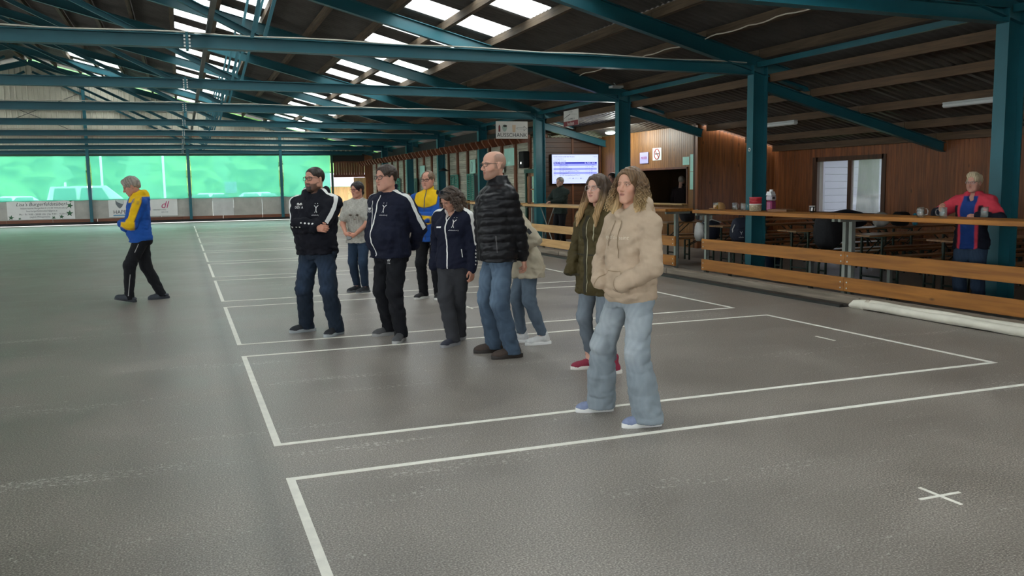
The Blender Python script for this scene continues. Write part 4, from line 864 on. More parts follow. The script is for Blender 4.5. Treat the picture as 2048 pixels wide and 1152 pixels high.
# ================================================================== PEOPLE: sculpting engine (distance field -> surface)
class Vox:
    def __init__(s, lo, hi, res):
        s.lo = np.array(lo,float); s.res = res; s.n = (np.ceil((np.array(hi,float)-s.lo)/res)).astype(int)+1
        s.ax = [(s.lo[i]+res*np.arange(s.n[i])).astype(np.float32) for i in range(3)]; s.D = np.full(tuple(s.n), .3, np.float32)
    def win(s, lo, hi):
        a = np.clip(np.floor((np.array(lo)-s.lo)/s.res).astype(int),0,s.n); b = np.clip(np.ceil((np.array(hi)-s.lo)/s.res).astype(int)+1,0,s.n)
        if (b <= a).any(): return None, None
        sl = tuple(slice(a[i],b[i]) for i in range(3))
        return sl, (s.ax[0][a[0]:b[0]][:,None,None], s.ax[1][a[1]:b[1]][None,:,None], s.ax[2][a[2]:b[2]][None,None,:])
    def put(s, sl, d, k, op):
        A = s.D[sl]; d = d.astype(np.float32)
        if op == 'u':
            if k > 0: h = np.maximum(k-np.abs(A-d),0)/k; s.D[sl] = np.minimum(A,d)-h*h*k*.25
            else: s.D[sl] = np.minimum(A,d)
        elif op == 's':
            if k > 0: h = np.maximum(k-np.abs(A+d),0)/k; s.D[sl] = np.maximum(A,-d)+h*h*k*.25
            else: s.D[sl] = np.maximum(A,-d)
        else: s.D[sl] = np.maximum(A,d)
    def cone(s, a, b, ra, rb, k=.02, op='u'):
        a = np.array(a,float); b = np.array(b,float); R = max(ra,rb)+k+.02
        sl, g = s.win(np.minimum(a,b)-R, np.maximum(a,b)+R)
        if sl is None: return s
        ba = b-a; L2 = max((ba*ba).sum(),1e-9); px,py,pz = g[0]-a[0], g[1]-a[1], g[2]-a[2]
        t = np.clip((px*ba[0]+py*ba[1]+pz*ba[2])/L2,0,1)
        d = np.sqrt((px-t*ba[0])**2+(py-t*ba[1])**2+(pz-t*ba[2])**2)-(ra+(rb-ra)*t)
        s.put(sl, d, k, op); return s
    def chain(s, pts, rs, k=.02, op='u'):
        for i in range(len(pts)-1): s.cone(pts[i],pts[i+1],rs[i],rs[i+1],k,op)
        return s
    def ell(s, c, r, k=.02, op='u', R=None):
        c = np.array(c,float); r = np.array(r,float); q = max(r) if R is not None else r; pad = k+.02
        sl, g = s.win(c-q-pad, c+q+pad)
        if sl is None: return s
        x,y,z = g[0]-c[0], g[1]-c[1], g[2]-c[2]
        if R is not None:
            R = np.array(R); x,y,z = R[0,0]*x+R[1,0]*y+R[2,0]*z, R[0,1]*x+R[1,1]*y+R[2,1]*z, R[0,2]*x+R[1,2]*y+R[2,2]*z
        k0 = np.sqrt((x/r[0])**2+(y/r[1])**2+(z/r[2])**2); k1 = np.sqrt((x/r[0]**2)**2+(y/r[1]**2)**2+(z/r[2]**2)**2)+1e-6
        s.put(sl, k0*(k0-1)/k1, k, op); return s
    def loft(s, secs, k=.03, p=2.4, op='u'):
        """horizontal elliptical sections (z, xc, yc, a, b)"""
        S = np.array(sorted(secs)); t = np.linspace(0,len(S)-1,len(S)*8); i = np.clip(t.astype(int),0,len(S)-2); f = (t-i)[:,None]
        P0_ = S[np.clip(i-1,0,None)]; P1 = S[i]; P2 = S[i+1]; P3 = S[np.clip(i+2,None,len(S)-1)]
        Q = .5*((2*P1)+(-P0_+P2)*f+(2*P0_-5*P1+4*P2-P3)*f*f+(-P0_+3*P1-3*P2+P3)*f**3)
        amax, bmax = Q[:,3].max(), Q[:,4].max()
        sl, g = s.win((Q[:,1].min()-amax-k-.02,Q[:,2].min()-bmax-k-.02,S[0,0]-k-.02),(Q[:,1].max()+amax+k+.02,Q[:,2].max()+bmax+k+.02,S[-1,0]+k+.02))
        if sl is None: return s
        z = g[2].ravel(); fi = lambda j: np.interp(z,Q[:,0],Q[:,j])[None,None,:]
        xc,yc,a,b = fi(1),fi(2),fi(3),fi(4)
        d = ((np.abs((g[0]-xc)/a)**p+np.abs((g[1]-yc)/b)**p)**(1/p)-1)*np.minimum(a,b)
        d = np.maximum(d, np.maximum(g[2]-S[-1,0], S[0,0]-g[2])); s.put(sl, d, k, op); return s
    def plane(s, n, c, op='i', k=0):
        """keep the side opposite to n"""
        d = s.ax[0][:,None,None]*n[0]+s.ax[1][None,:,None]*n[1]+s.ax[2][None,None,:]*n[2]-float(np.dot(n,c)); s.D = np.maximum(s.D,d.astype(np.float32)); return s
    def wrinkle(s, amp, freq, seed, aniso=(1,1,1), n=4):
        rg = np.random.default_rng(seed); x,y,z = s.ax[0][:,None,None], s.ax[1][None,:,None], s.ax[2][None,None,:]; acc = 0
        for i in range(n):
            d = rg.normal(size=3)*np.array(aniso); d = d/np.linalg.norm(d)*freq*rg.uniform(.6,1.6); e = rg.normal(size=3)*freq*.35
            acc = acc+(.64-np.abs(np.sin(.5*(x*d[0]+y*d[1]+z*d[2])+rg.uniform(0,6)+1.1*np.sin(x*e[0]+y*e[1]+z*e[2]))))*1.6
        s.D = s.D+(amp/math.sqrt(n)*acc).astype(np.float32); return s
    def mesh(s):
        D = s.D; nx,ny,nz = D.shape; shp = (nx-1,ny-1,nz-1); tot = shp[0]*shp[1]*shp[2]
        I = []; Pp = []; quads = []
        for ax in range(3):
            sa = [slice(None)]*3; sb = [slice(None)]*3; sa[ax] = slice(0,-1); sb[ax] = slice(1,None)
            A = D[tuple(sa)]; B = D[tuple(sb)]; cr = (A < 0) != (B < 0); idx = np.argwhere(cr)
            if len(idx) == 0: continue
            va = A[cr]; vb = B[cr]; t = va/(va-vb); pos = idx.astype(np.float64); pos[:,ax] += t
            u,v = [(1,2),(2,0),(0,1)][ax]; cells = []
            ok = np.ones(len(idx),bool)
            for du,dv in ((-1,-1),(0,-1),(0,0),(-1,0)):
                c = idx.copy(); c[:,u] += du; c[:,v] += dv; good = ((c >= 0)&(c < np.array(shp))).all(1); ok &= good
                cid = (c[:,0]*shp[1]+c[:,1])*shp[2]+c[:,2]; cells.append(cid); I.append(cid[good]); Pp.append(pos[good])
            q = np.stack(cells,1)[ok]; inside = (va < 0)[ok]; q[~inside] = q[~inside][:,::-1]; quads.append(q)
        if not quads: return np.zeros((0,3)), np.zeros((0,4),int)
        I = np.concatenate(I); Pp = np.concatenate(Pp); uq, inv = np.unique(I, return_inverse=True)
        cnt = np.bincount(inv); V = np.stack([np.bincount(inv,Pp[:,j])/cnt for j in range(3)],1)
        V = s.lo+V*s.res; Q = np.searchsorted(uq, np.concatenate(quads)); return V, Q
def tri_mesh(name, V, Q, col=None):
    me = bpy.data.meshes.new(name); V = np.asarray(V,np.float32); Q = np.asarray(Q,np.int32); n = Q.shape[1]
    me.vertices.add(len(V)); me.vertices.foreach_set('co', V.ravel()); me.loops.add(Q.size); me.loops.foreach_set('vertex_index', Q.ravel())
    me.polygons.add(len(Q)); me.polygons.foreach_set('loop_start', np.arange(0,Q.size,n,dtype=np.int32))
    me.polygons.foreach_set('use_smooth', np.ones(len(Q),bool)); me.update(calc_edges=True); me.validate()
    if col is not None:
        a = me.attributes.new('Col','FLOAT_COLOR','POINT'); c = np.ones((len(V),4),np.float32); c[:,:3] = col; a.data.foreach_set('color', c.ravel())
    return me
def joinm(parts):
    V = []; Q = []; K = []; o = 0
    for v,q,c in parts: V.append(v); Q.append(q+o); K.append(np.broadcast_to(c,(len(v),3))); o += len(v)
    return np.concatenate(V), np.concatenate(Q), np.concatenate(K)
def xf(M, V): M = np.array(M); return V@M[:3,:3].T+M[:3,3]
def rotm(yaw, pitch=0, roll=0):
    return Matrix.Rotation(math.radians(yaw),4,'Z') @ Matrix.Rotation(math.radians(pitch),4,'X') @ Matrix.Rotation(math.radians(roll),4,'Y')
def L3(c): return np.array(lin(c))
SKINM = None
def skin_mat():
    m = P('skin', '#c99a80', .5, .05, 30, attr=True, spec=.35); b = m.node_tree.nodes['Principled BSDF']; b.inputs['Subsurface Weight'].default_value = .08; b.inputs['Subsurface Radius'].default_value = (.012,.005,.003); b.inputs['Subsurface Scale'].default_value = 1.; return m
def cloth(name, rough=.85, bump=.12, bscale=220, var=.08): return P(name, '#808080', rough, var, 9, bump=bump, bscale=bscale, attr=True, spec=.25)
def head_mesh(sp):
    """head in its own frame: +y forward, origin between the ears, chin at -.118, crown at +.122"""
    r = sp.get('hr',.005); jw = sp.get('jaw',1.); fat = sp.get('fat',0.); nose = sp.get('nose',.86 if sp.get('fem') else 1.); fm = bool(sp.get('fem'))
    v = Vox((-.11,-.145,-.22),(.11,.145,.14), r)
    v.ell((0,-.02,.032),(.074,.096,.088),.02); v.ell((0,.022,-.028),(.060*jw+fat*.008,.068,.086),.03); v.ell((0,.03,.055),(.060,.055,.048),.03)
    for s_ in (-1,1):
        v.cone((s_*.050*jw,-.004,-.058),(s_*.016,.062,-.100),.020+fat*.008,.018+fat*.004,.03)
        v.ell((s_*(.043+fat*.004),.052,-.024),(.022,.022,.021),.025)
        if fat: v.ell((s_*.046,.035,-.06),(.024*fat+.008,.03,.03),.03)
        v.ell((s_*.032,.100,.006),(.019,.014,.011),.014,'s')
        v.ell((s_*.031,.0735,.0055),(.0128,.0128,.0128),.004)
        v.chain([(s_*.046,.073,.008),(s_*.032,.0835,.0135),(s_*.018,.0805,.009)],[.004,.0045,.004],.005)
        v.chain([(s_*.045,.073,.001),(s_*.032,.081,-.005),(s_*.019,.080,.001)],[.003,.0035,.003],.005)
        v.chain([(s_*.048,.070,.020),(s_*.032,.084,.0245),(s_*.014,.087,.020)],[.0045,.005,.005] if fm else [.006,.007,.007],.012)
        v.ell((s_*.011*nose,.097,-.0355),(.0085,.010,.0075),.006)
        R = Matrix.Rotation(s_*-.35,3,'Z'); v.ell((s_*.077,-.012,-.006),(.009,.021,.033),.008,'u',R); v.ell((s_*.086,-.006,-.002),(.005,.010,.018),.006,'s',R)
        v.ell((s_*.006,.103,-.041),(.003,.004,.003),.004,'s')
    v.cone((0,.084,.012),(0,.110,-.028),.0075,.0115*nose,.012); v.ell((0,.109,-.031),(.0105*nose,.010,.0085),.008)
    v.ell((0,.070,-.062),(.030,.024,.028),.02); v.ell((0,.066 if fm else .070,-.100),(.016 if fm else .020,.017,.015),.022)
    v.chain([(-.021,.085,-.0605),(-.007,.0945,-.0560),(0,.0950,-.0572),(.007,.0945,-.0560),(.021,.085,-.0605)],[.003,.0048,.0045,.0048,.003],.004)
    v.chain([(-.019,.085,-.0635),(0,.0935,-.0685),(.019,.085,-.0635)],[.003,.0058,.003],.004)
    v.chain([(-.022,.0875,-.0618),(0,.0985,-.0620),(.022,.0875,-.0618)],[.0014,.0018,.0014],.003,'s')
    nr = sp.get('neck',.054); v.cone((0,-.022,-.05),(0,-.045,-.23),nr,nr+.006,.025)
    V, Q = v.mesh(); x,y,z = V.T; ax_ = np.abs(x)
    skin = L3(sp.get('skin','#c99a80')); K = np.tile(skin,(len(V),1))
    def mix(mask, c, a=1.): K[:] = K*(1-np.clip(mask,0,1)[:,None]*a)+np.array(c)*np.clip(mask,0,1)[:,None]*a
    g = lambda px,py,pz,s_: np.exp(-(((ax_-px)**2+(y-py)**2+(z-pz)**2)/s_**2))
    mix(g(.042,.06,-.03,.024), skin*np.array([1.05,.78,.75]), .55); mix(g(0,.108,-.032,.013), skin*np.array([1.02,.8,.78]), .5)
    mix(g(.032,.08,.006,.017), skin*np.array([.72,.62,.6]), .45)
    hair = L3(sp.get('haircol','#3a2a20'))
    beard = sp.get('beard',0)
    if beard:
        mb_ = np.clip((-.040+.035*np.clip((.06-y)/.05,0,1)-z)/.012+.3,0,1)*((z > -.135)&(ax_ < .078))*np.clip((y+.02)/.012,0,1); mb_[(ax_ < .014)&(z > -.045)] = 0
        mix(mb_*np.clip((-.038-z)/.014+np.clip((.07-y)/.03,0,1),0,1), L3(sp.get('beardcol','#4a3529')), beard)
    if sp.get('goatee'):
        mix(((z < -.070)&(ax_ < .034)&(y > .035)).astype(float), hair*.8, .85); mix(((np.abs(z+.0475) < .006)&(ax_ < .028)&(y > .07)).astype(float), hair, .7)
    bc = hair*.7+np.array([.02,.012,.01]); mix(np.exp(-((z-(.0245-(ax_-.03)**2*12))/.0045)**2)*((ax_ > .010)&(ax_ < .051)&(y > .055)), bc, sp.get('brow',.75))
    mix(((np.hypot((ax_-0)/.021,(z+.0585)/.0052) < 1)&(y > .083)).astype(float), L3(sp.get('lip','#a55a52')), .65); mix(((np.hypot(ax_/.019,(z+.0675)/.0058) < 1)&(y > .08)).astype(float), L3(sp.get('lip','#b0655c')), .65)
    mix((np.hypot(ax_/.0215,(z+.062)/.0016) < 1)*(y > .08), skin*.28, .8)
    lid = ((np.abs(np.hypot((ax_-.0315)/1.25,z-.0062)-.0118) < .0022)&(y > .066)&(z > .004)).astype(float); mix(lid, L3('#2c201c'), sp.get('lash',.55))
    if sp.get('stubble'):
        dome = ((x/.08)**2+((y+.03)/.098)**2+((z-.03)/.1)**2); m_ = ((y < .035)&(z > -.03)&(z < .095-np.clip(y,0,1)*.6)&~((ax_ > .07)&(z < .03)&(z > -.045))).astype(float)
        mix(m_*np.clip((.045-y)/.03,0,1), L3(sp['stubble']), .6)
    return V, Q, K
def eye_mesh(iris):
    m = MB(); prof = [0,.14,.30,.46,.8,1.3,2.0,3.14159]; n = 14; vs = []; r = .0126
    for a in prof: vs += [(r*math.sin(a)*math.cos(2*math.pi*k/n), r*math.cos(a), r*math.sin(a)*math.sin(2*math.pi*k/n)) for k in range(n)]
    me = bpy.data.meshes.new('eye'); fs = [(i*n+k,(i+1)*n+k,(i+1)*n+(k+1)%n,i*n+(k+1)%n) for i in range(len(prof)-1) for k in range(n)]
    me.from_pydata(vs,[],fs); me.polygons.foreach_set('use_smooth',[True]*len(fs))
    for c in (P('pupil_black','#0b0908',.1,0),P('iris_'+iris[1:],iris,.2,0),P('eye_white','#d9d2cb',.25,0)): me.materials.append(c)
    me.polygons.foreach_set('material_index',[0 if i < n else (1 if i < 3*n else 2) for i in range(len(fs))]); me.update(); return me
EYES = {}
def hand_mesh(curl=25, side=1, spread=.0, r=.004):
    """right hand (side=1): wrist at origin, fingers along +y, back of hand +z, thumb towards -x"""
    v = Vox((-.09,-.04,-.11),(.09,.21,.06), r); s_ = -side
    v.ell((0,.045,0),(.040,.052,.016),.012); v.cone((0,-.03,0),(0,.02,0),.027,.026,.02); v.ell((s_*.018,.03,-.008),(.02,.032,.016),.012)
    for i,(x,L_) in enumerate(((.030,.070),(.010,.080),(-.010,.074),(-.029,.058))):
        x *= s_; p = np.array((x,.085-abs(i-1)*.004,0)); a = 0; pts = [np.array((x*.8,.05,0)),p]; rs = [.0095,.0092]
        for j,f in enumerate((.45,.31,.24)):
            a += math.radians(curl*(1.0 if j else .8)); p = p+np.array((x*spread*.3,math.cos(a),-math.sin(a)))*L_*f; pts.append(p); rs.append((.0088,.0080,.0070)[j])
        v.chain(pts, rs, .004)
    v.chain([(s_*.020,.005,-.004),(s_*.044,.035,-.014),(s_*.054,.062,-.022),(s_*.050,.085,-.030)],[.014,.0115,.0098,.0082],.006)
    return v.mesh()
HAND = {}
def ik(S, W, l1, l2, pole):
    S = Vector(S); W = Vector(W); d = W-S; D = d.length
    if D > (l1+l2)*.995: W = S+d*((l1+l2)*.995/D); d = W-S; D = d.length
    a = (l1*l1-l2*l2+D*D)/(2*D); h_ = math.sqrt(max(l1*l1-a*a,0)); n = d/D; p = Vector(pole); p = p-n*p.dot(n)
    if p.length < 1e-4: p = n.orthogonal()
    return S+n*a+p.normalized()*h_, W
SHOE = {}
def shoe_proto(style):
    if style in SHOE: return SHOE[style]
    v = Vox((-.08,-.12,-.01),(.08,.22,.20), .006)
    if style == 'clog':
        v.ell((0,.10,.035),(.052,.085,.045),.03); v.cone((0,.05,.045),(0,-.05,.04),.048,.042,.03); v.ell((0,-.02,.10),(.032,.05,.05),.02,'s')
        v.chain([(-.045,-.0,.06),(-.04,-.07,.055),(0,-.085,.055),(.04,-.07,.055),(.045,0,.06)],[.009]*5,.008)
    else:
        v.ell((0,.125,.032),(.043,.060,.034),.025); v.cone((0,.11,.035),(0,.0,.065),.036,.043,.03); v.ell((0,-.045,.05),(.036,.042,.05),.025)
        v.cone((0,-.02,.06),(0,-.03,.105 if style == 'low' else .15),.040,.040,.02)
        v.chain([(-.018,.055,.083),(.018,.055,.083)],[.006,.006],.006); v.chain([(-.02,.03,.094),(.02,.03,.094)],[.006,.006],.006); v.chain([(-.016,.08,.072),(.016,.08,.072)],[.006,.006],.006)
    v.plane((0,0,-1),(0,0,.022)); V,Q = v.mesh(); up = tri_mesh('shoe_upper', V, Q)
    n = 28; prof = []
    for i in range(n):
        a = 2*math.pi*i/n; ca, sa = math.cos(a), math.sin(a); e = 2/2.6
        y = .042+.145*(abs(sa)**e)*(1 if sa > 0 else -1); wd = .047*(1-.16*math.exp(-((y-.0)/.05)**2))*(1.06 if y > .07 else .92)
        prof.append((wd*(abs(ca)**e)*(1 if ca > 0 else -1), y))
    m = MB(); vs = [(x*.97,y,0) for x,y in prof]+[(x,y,.008) for x,y in prof]+[(x,y,.030) for x,y in prof]+[(x*.93,.042+(y-.042)*.96,.034) for x,y in prof]
    m.add(vs, [(l*n+i,l*n+(i+1)%n,(l+1)*n+(i+1)%n,(l+1)*n+i) for l in range(3) for i in range(n)], True); m.add(vs[:n],[tuple(range(n))[::-1]]); m.add(vs[3*n:],[tuple(range(n))])
    so = m.mesh('sole'); SHOE[style] = (up, so); return SHOE[style]
def strip(bvh, keys, width, name, mat, parent, n=26, off=.003, reach=.3):
    """band laid on a garment: keys = [(point, outward dir)], found by casting onto the cloth"""
    K = [(Vector(p),Vector(d).normalized()) for p,d in keys]; seg = len(K)-1; rows = []
    for i in range(n+1):
        t = i/n*seg; j = min(int(t),seg-1); f = t-j; p = K[j][0].lerp(K[j+1][0],f); d = K[j][1].lerp(K[j+1][1],f).normalized(); tg = (K[j+1][0]-K[j][0]).normalized()
        sd = tg.cross(d).normalized(); row = []
        for w_ in (-.5,0,.5):
            o = p+d*reach+sd*(width*w_); h_ = bvh.ray_cast(o,-d,reach*1.8)
            if h_[0] is None: row = None; break
            row.append(h_[0]+h_[1]*off)
        if row: rows.append(row)
    if len(rows) < 2: return None
    m = MB(); vs = [q for r_ in rows for q in r_]
    m.add(vs, [(i*3+k,i*3+k+1,i*3+k+4,i*3+k+3) for i in range(len(rows)-1) for k in range(2)], True); return m.build(name, mat, parent)
def print_on(bvh, lines, M, name, mat, parent, off=.003):
    o = text('tmp', lines, mat, parent, Matrix.Identity(4), 0); 
    if o is None: return
    n = (M.to_3x3() @ Vector((0,0,1))).normalized()
    for v in o.data.vertices:
        p = M @ v.co; h_ = bvh.ray_cast(p+n*.3,-n,.6); v.co = (h_[0]+n*off) if h_[0] is not None else p
    o.name = name; o.data.name = name; return o
def glasses(parent, Mh, s, col, w=.052, h_=.036, y=.098, z=.004, thick=.0022, sun=False):
    mt = P('frame_'+col[1:], col, .3, 0, metal=.2); m = MB()
    for sx in (-1,1):
        c = sx*.034; pts = []
        for i in range(20):
            a = 2*math.pi*i/20; e = .75; x = c+w/2*(abs(math.cos(a))**e)*(1 if math.cos(a) > 0 else -1); zz = z+h_/2*(abs(math.sin(a))**e)*(1 if math.sin(a) > 0 else -1)
            pts.append((x,y-.010*((abs(x)-.0)/.06)**2,zz))
        m.tube(pts, thick, 6, closed=True)
        m.tube([(sx*.060,y-.011,z+.010),(sx*.076,y-.03,z+.010),(sx*.080,.0,z+.008),(sx*.078,-.018,z-.004)],thick*.9,6)
    m.tube([(-.009,y,z+.006),(0,y+.004,z+.009),(.009,y,z+.006)],thick,6)
    o = m.build('glasses', mt, parent); o.matrix_local = Mh
    if sun:
        lm = MB()
        for sx in (-1,1): lm.add([(sx*.034+w*.5*.9*math.cos(a),y-.004,z+h_*.45*math.sin(a)) for a in [i*math.pi/10 for i in range(20)]],[tuple(range(20))])
        l_ = lm.build('lens', P('dark_lens','#0d0d10',.05,0), o)
    return o
def hair_mesh(sp):
    k = sp.get('hair'); r = max(sp.get('hr',.005),.004)
    if k in (None,'bald'): return None
    v = Vox((-.18,-.24,-.42),(.18,.21,.17), .006 if k not in ('short','crop') else .0045)
    t = {'crop':.004,'short':.010}.get(k,.012); rec = sp.get('recede',0.)
    v.ell((0,-.022,.036),(.0745+t,.097+t,.089+t*1.1),.01)
    v.ell((0,.030,.055),(.060+t,.055+t,.048+t),.03)
    if k in ('crop','short','pony'): v.wrinkle(.0022 if k == 'short' else .001, 150, 3, (1,.5,1))
    if k in ('long','curly'): v.wrinkle(.004 if k == 'long' else .007, 95, 6, (1,1,.25) if k == 'long' else (1,1,1))
    v.ell((0,.118,.004),(.076 if k in ('crop','short') else .066,.074,.080+rec+(.006 if k in ('long','curly') else 0)),.008,'s'); v.ell((0,.10,-.06),(.085,.075,.10),.008,'s')
    if k in ('crop','short'):
        v.plane((0,.38,-.92),(0,-.03,-.052))
        for s_ in (-1,1): v.ell((s_*.085,-.010,-.012),(.030,.024,.036),.006,'s'); v.ell((s_*.08,.05,-.02),(.03,.035,.05),.006,'s')
        if rec > .01: v.ell((0,.07,.11),(.045,.06,.05),.02,'s')
    elif k == 'quiff':                                             # grey, brushed back, fuller at the nape
        v.ell((0,.055,.095),(.055,.035,.028),.02); v.ell((0,-.095,-.01),(.06,.035,.06),.03); v.plane((0,.30,-.95),(0,-.03,-.062))
        for s_ in (-1,1): v.ell((s_*.088,-.006,-.014),(.028,.022,.034),.006,'s')
        v.wrinkle(.004, 110, 5, (1,.3,1))
    elif k == 'messy':                                             # short tousled fair hair
        v.ell((0,.03,.10),(.07,.06,.035),.02); v.ell((.04,-.02,.1),(.05,.06,.04),.02); v.plane((0,.35,-.93),(0,-.03,-.06)); v.wrinkle(.009, 75, 8)
    elif k == 'bob':                                               # loose wavy hair to the shoulders
        for s_ in (-1,1): v.chain([(s_*.06,-.02,.06),(s_*.085,-.02,-.02),(s_*.092,-.005,-.10),(s_*.085,.0,-.155)],[.035,.042,.045,.022],.03)
        v.chain([(0,-.09,.04),(0,-.115,-.06),(0,-.10,-.16)],[.05,.065,.045],.04); v.chain([(-.05,-.1,-.02),(-.05,-.09,-.15)],[.05,.04],.03); v.chain([(.05,-.1,-.02),(.05,-.09,-.15)],[.05,.04],.03)
        v.ell((0,.105,-.03),(.052,.07,.075),.02,'s'); v.wrinkle(.010, 70, 9, (1,1,.5))
    elif k == 'pony':
        for s_ in (-1,1): v.ell((s_*.086,-.006,-.014),(.024,.022,.034),.006,'s')
        v.plane((0,.42,-.9),(0,-.03,-.05)); v.chain([(0,-.10,.0),(.03,-.125,-.05),(.07,-.13,-.12),(.085,-.125,-.20)],[.03,.032,.028,.012],.02); v.wrinkle(.003,120,4,(1,1,.3))
    elif k in ('long','curly'):
        w_ = .0 if k == 'long' else .004
        for s_ in (-1,1):
            if k == 'long': v.chain([(s_*.055,-.01,.075),(s_*.080,.0,.0),(s_*.086,.03,-.09),(s_*.090,.085,-.16),(s_*.095,.128,-.24),(s_*.105,.150,-.33)],[.028,.028,.030,.030,.026,.010],.03)
            else: v.chain([(s_*.055,-.01,.075),(s_*.078,-.012,.0),(s_*.086,.0,-.09),(s_*.092,.03,-.15),(s_*.095,.05,-.18)],[.028,.030,.036,.034,.015],.03)
        v.chain([(0,-.085,.04),(0,-.105-w_,-.06),(0,-.10-w_,-.16 if k == 'long' else -.14)],[.045,.055+w_,.04],.04)
        for s_ in (-1,1): v.chain([(s_*.05,-.08,.02),(s_*.06,-.09,-.14)],[.05,.045],.03)
        v.ell((0,.115,-.045),(.056,.085,.098),.015,'s'); v.cone((0,.03,-.16),(0,.08,-.26),.045,.05,.02,'s')
    V, Q = v.mesh(); c = L3(sp.get('haircol','#3a2a20')); rg = np.random.default_rng(3)
    K = np.tile(c,(len(V),1)); tip = sp.get('tipcol')
    if tip: f = np.clip((-.02-V[:,2])/.16,0,1)[:,None]; K = K*(1-f)+L3(tip)*f
    K = K*(.72+.5*(np.sin(V[:,0]*260+V[:,1]*180+3*np.sin(V[:,2]*40))*.5+.5))[:,None]
    parts = [(V,Q,K)]
    ns = sp.get('strands',0)
    if ns:
        for i in range(ns):
            s_ = -1 if i % 2 else 1; y0 = rg.uniform(-.095,.058); al = math.radians(rg.uniform(-8,18) if y0 > -.015 else rg.uniform(15,88)); dx, dy = s_*math.cos(al), -math.sin(al)
            fr = .048*np.clip((y0+.01)/.05,0,1); pts = []; L_ = sp.get('hairlen',.2)*rg.uniform(.75,1.08); curl = sp.get('curl',0.); ph = rg.uniform(0,6.28); tw = rg.uniform(18,32)*(1 if rg.random() < .5 else -1); grow = rg.uniform(.002,.012)+(.006 if curl else 0)
            zt = .036+.098*math.sqrt(max(0,1-((y0+.022)/.112)**2)); nH = 26 if curl else 14
            for j in range(7):
                f = j/7*1.5; sn, cs = math.sin(f), math.cos(f); pts.append(np.array((dx*(.084+grow)*sn, y0*(1-sn)+(-.022+dy*.106+fr)*sn, .030+(zt-.030)*cs)))
            a = pts[-1]; ou = rg.uniform(.0,.05)*(1.3 if curl else .5); fw_ = (rg.uniform(.0,.07) if curl else rg.uniform(.07,.145))*(1 if al < .4 else .2)
            for j in range(1,nH+1):
                f = j/nH; q = a+np.array((dx*ou*f*(1.2-.3*f), (dy*ou*.8+fw_)*f, -L_*f-.03*f))
                if curl: am = curl*min(1,f*3)*(1-.25*f); q = q+np.array((math.cos(ph+tw*f),math.sin(ph+tw*f),.3*math.sin(ph*2+tw*f)))*am
                pts.append(q)
            m = MB(); n_ = len(pts); rr = sp.get('strand_r',.005); m.tube(pts,[rr*(.35+.65*min(1,j/6))*(1-.55*(j/(n_-1))**2) for j in range(n_)],5,cap=False)
            vv = np.array(m.v); cc = np.tile(c*rg.uniform(.7,1.45),(len(vv),1))
            if tip: f = np.clip((.0-vv[:,2])/.17,0,1)[:,None]; cc = cc*(1-f)+L3(tip)*rg.uniform(.75,1.2)*f
            parts.append((vv,np.array(m.f),cc))
    return joinm(parts)
TORSO_M = [(.50,.182,.122,.005),(.56,.180,.122,.008),(.62,.178,.122,.01),(.68,.186,.127,.01),(.74,.196,.130,.008),(.79,.190,.118,.0),(.825,.150,.095,-.012),(.85,.088,.075,-.018)]
TORSO_F = [(.50,.178,.122,.0),(.56,.162,.115,.005),(.62,.150,.108,.008),(.68,.158,.118,.015),(.74,.168,.125,.015),(.79,.166,.108,.0),(.825,.132,.088,-.012),(.85,.080,.070,-.018)]
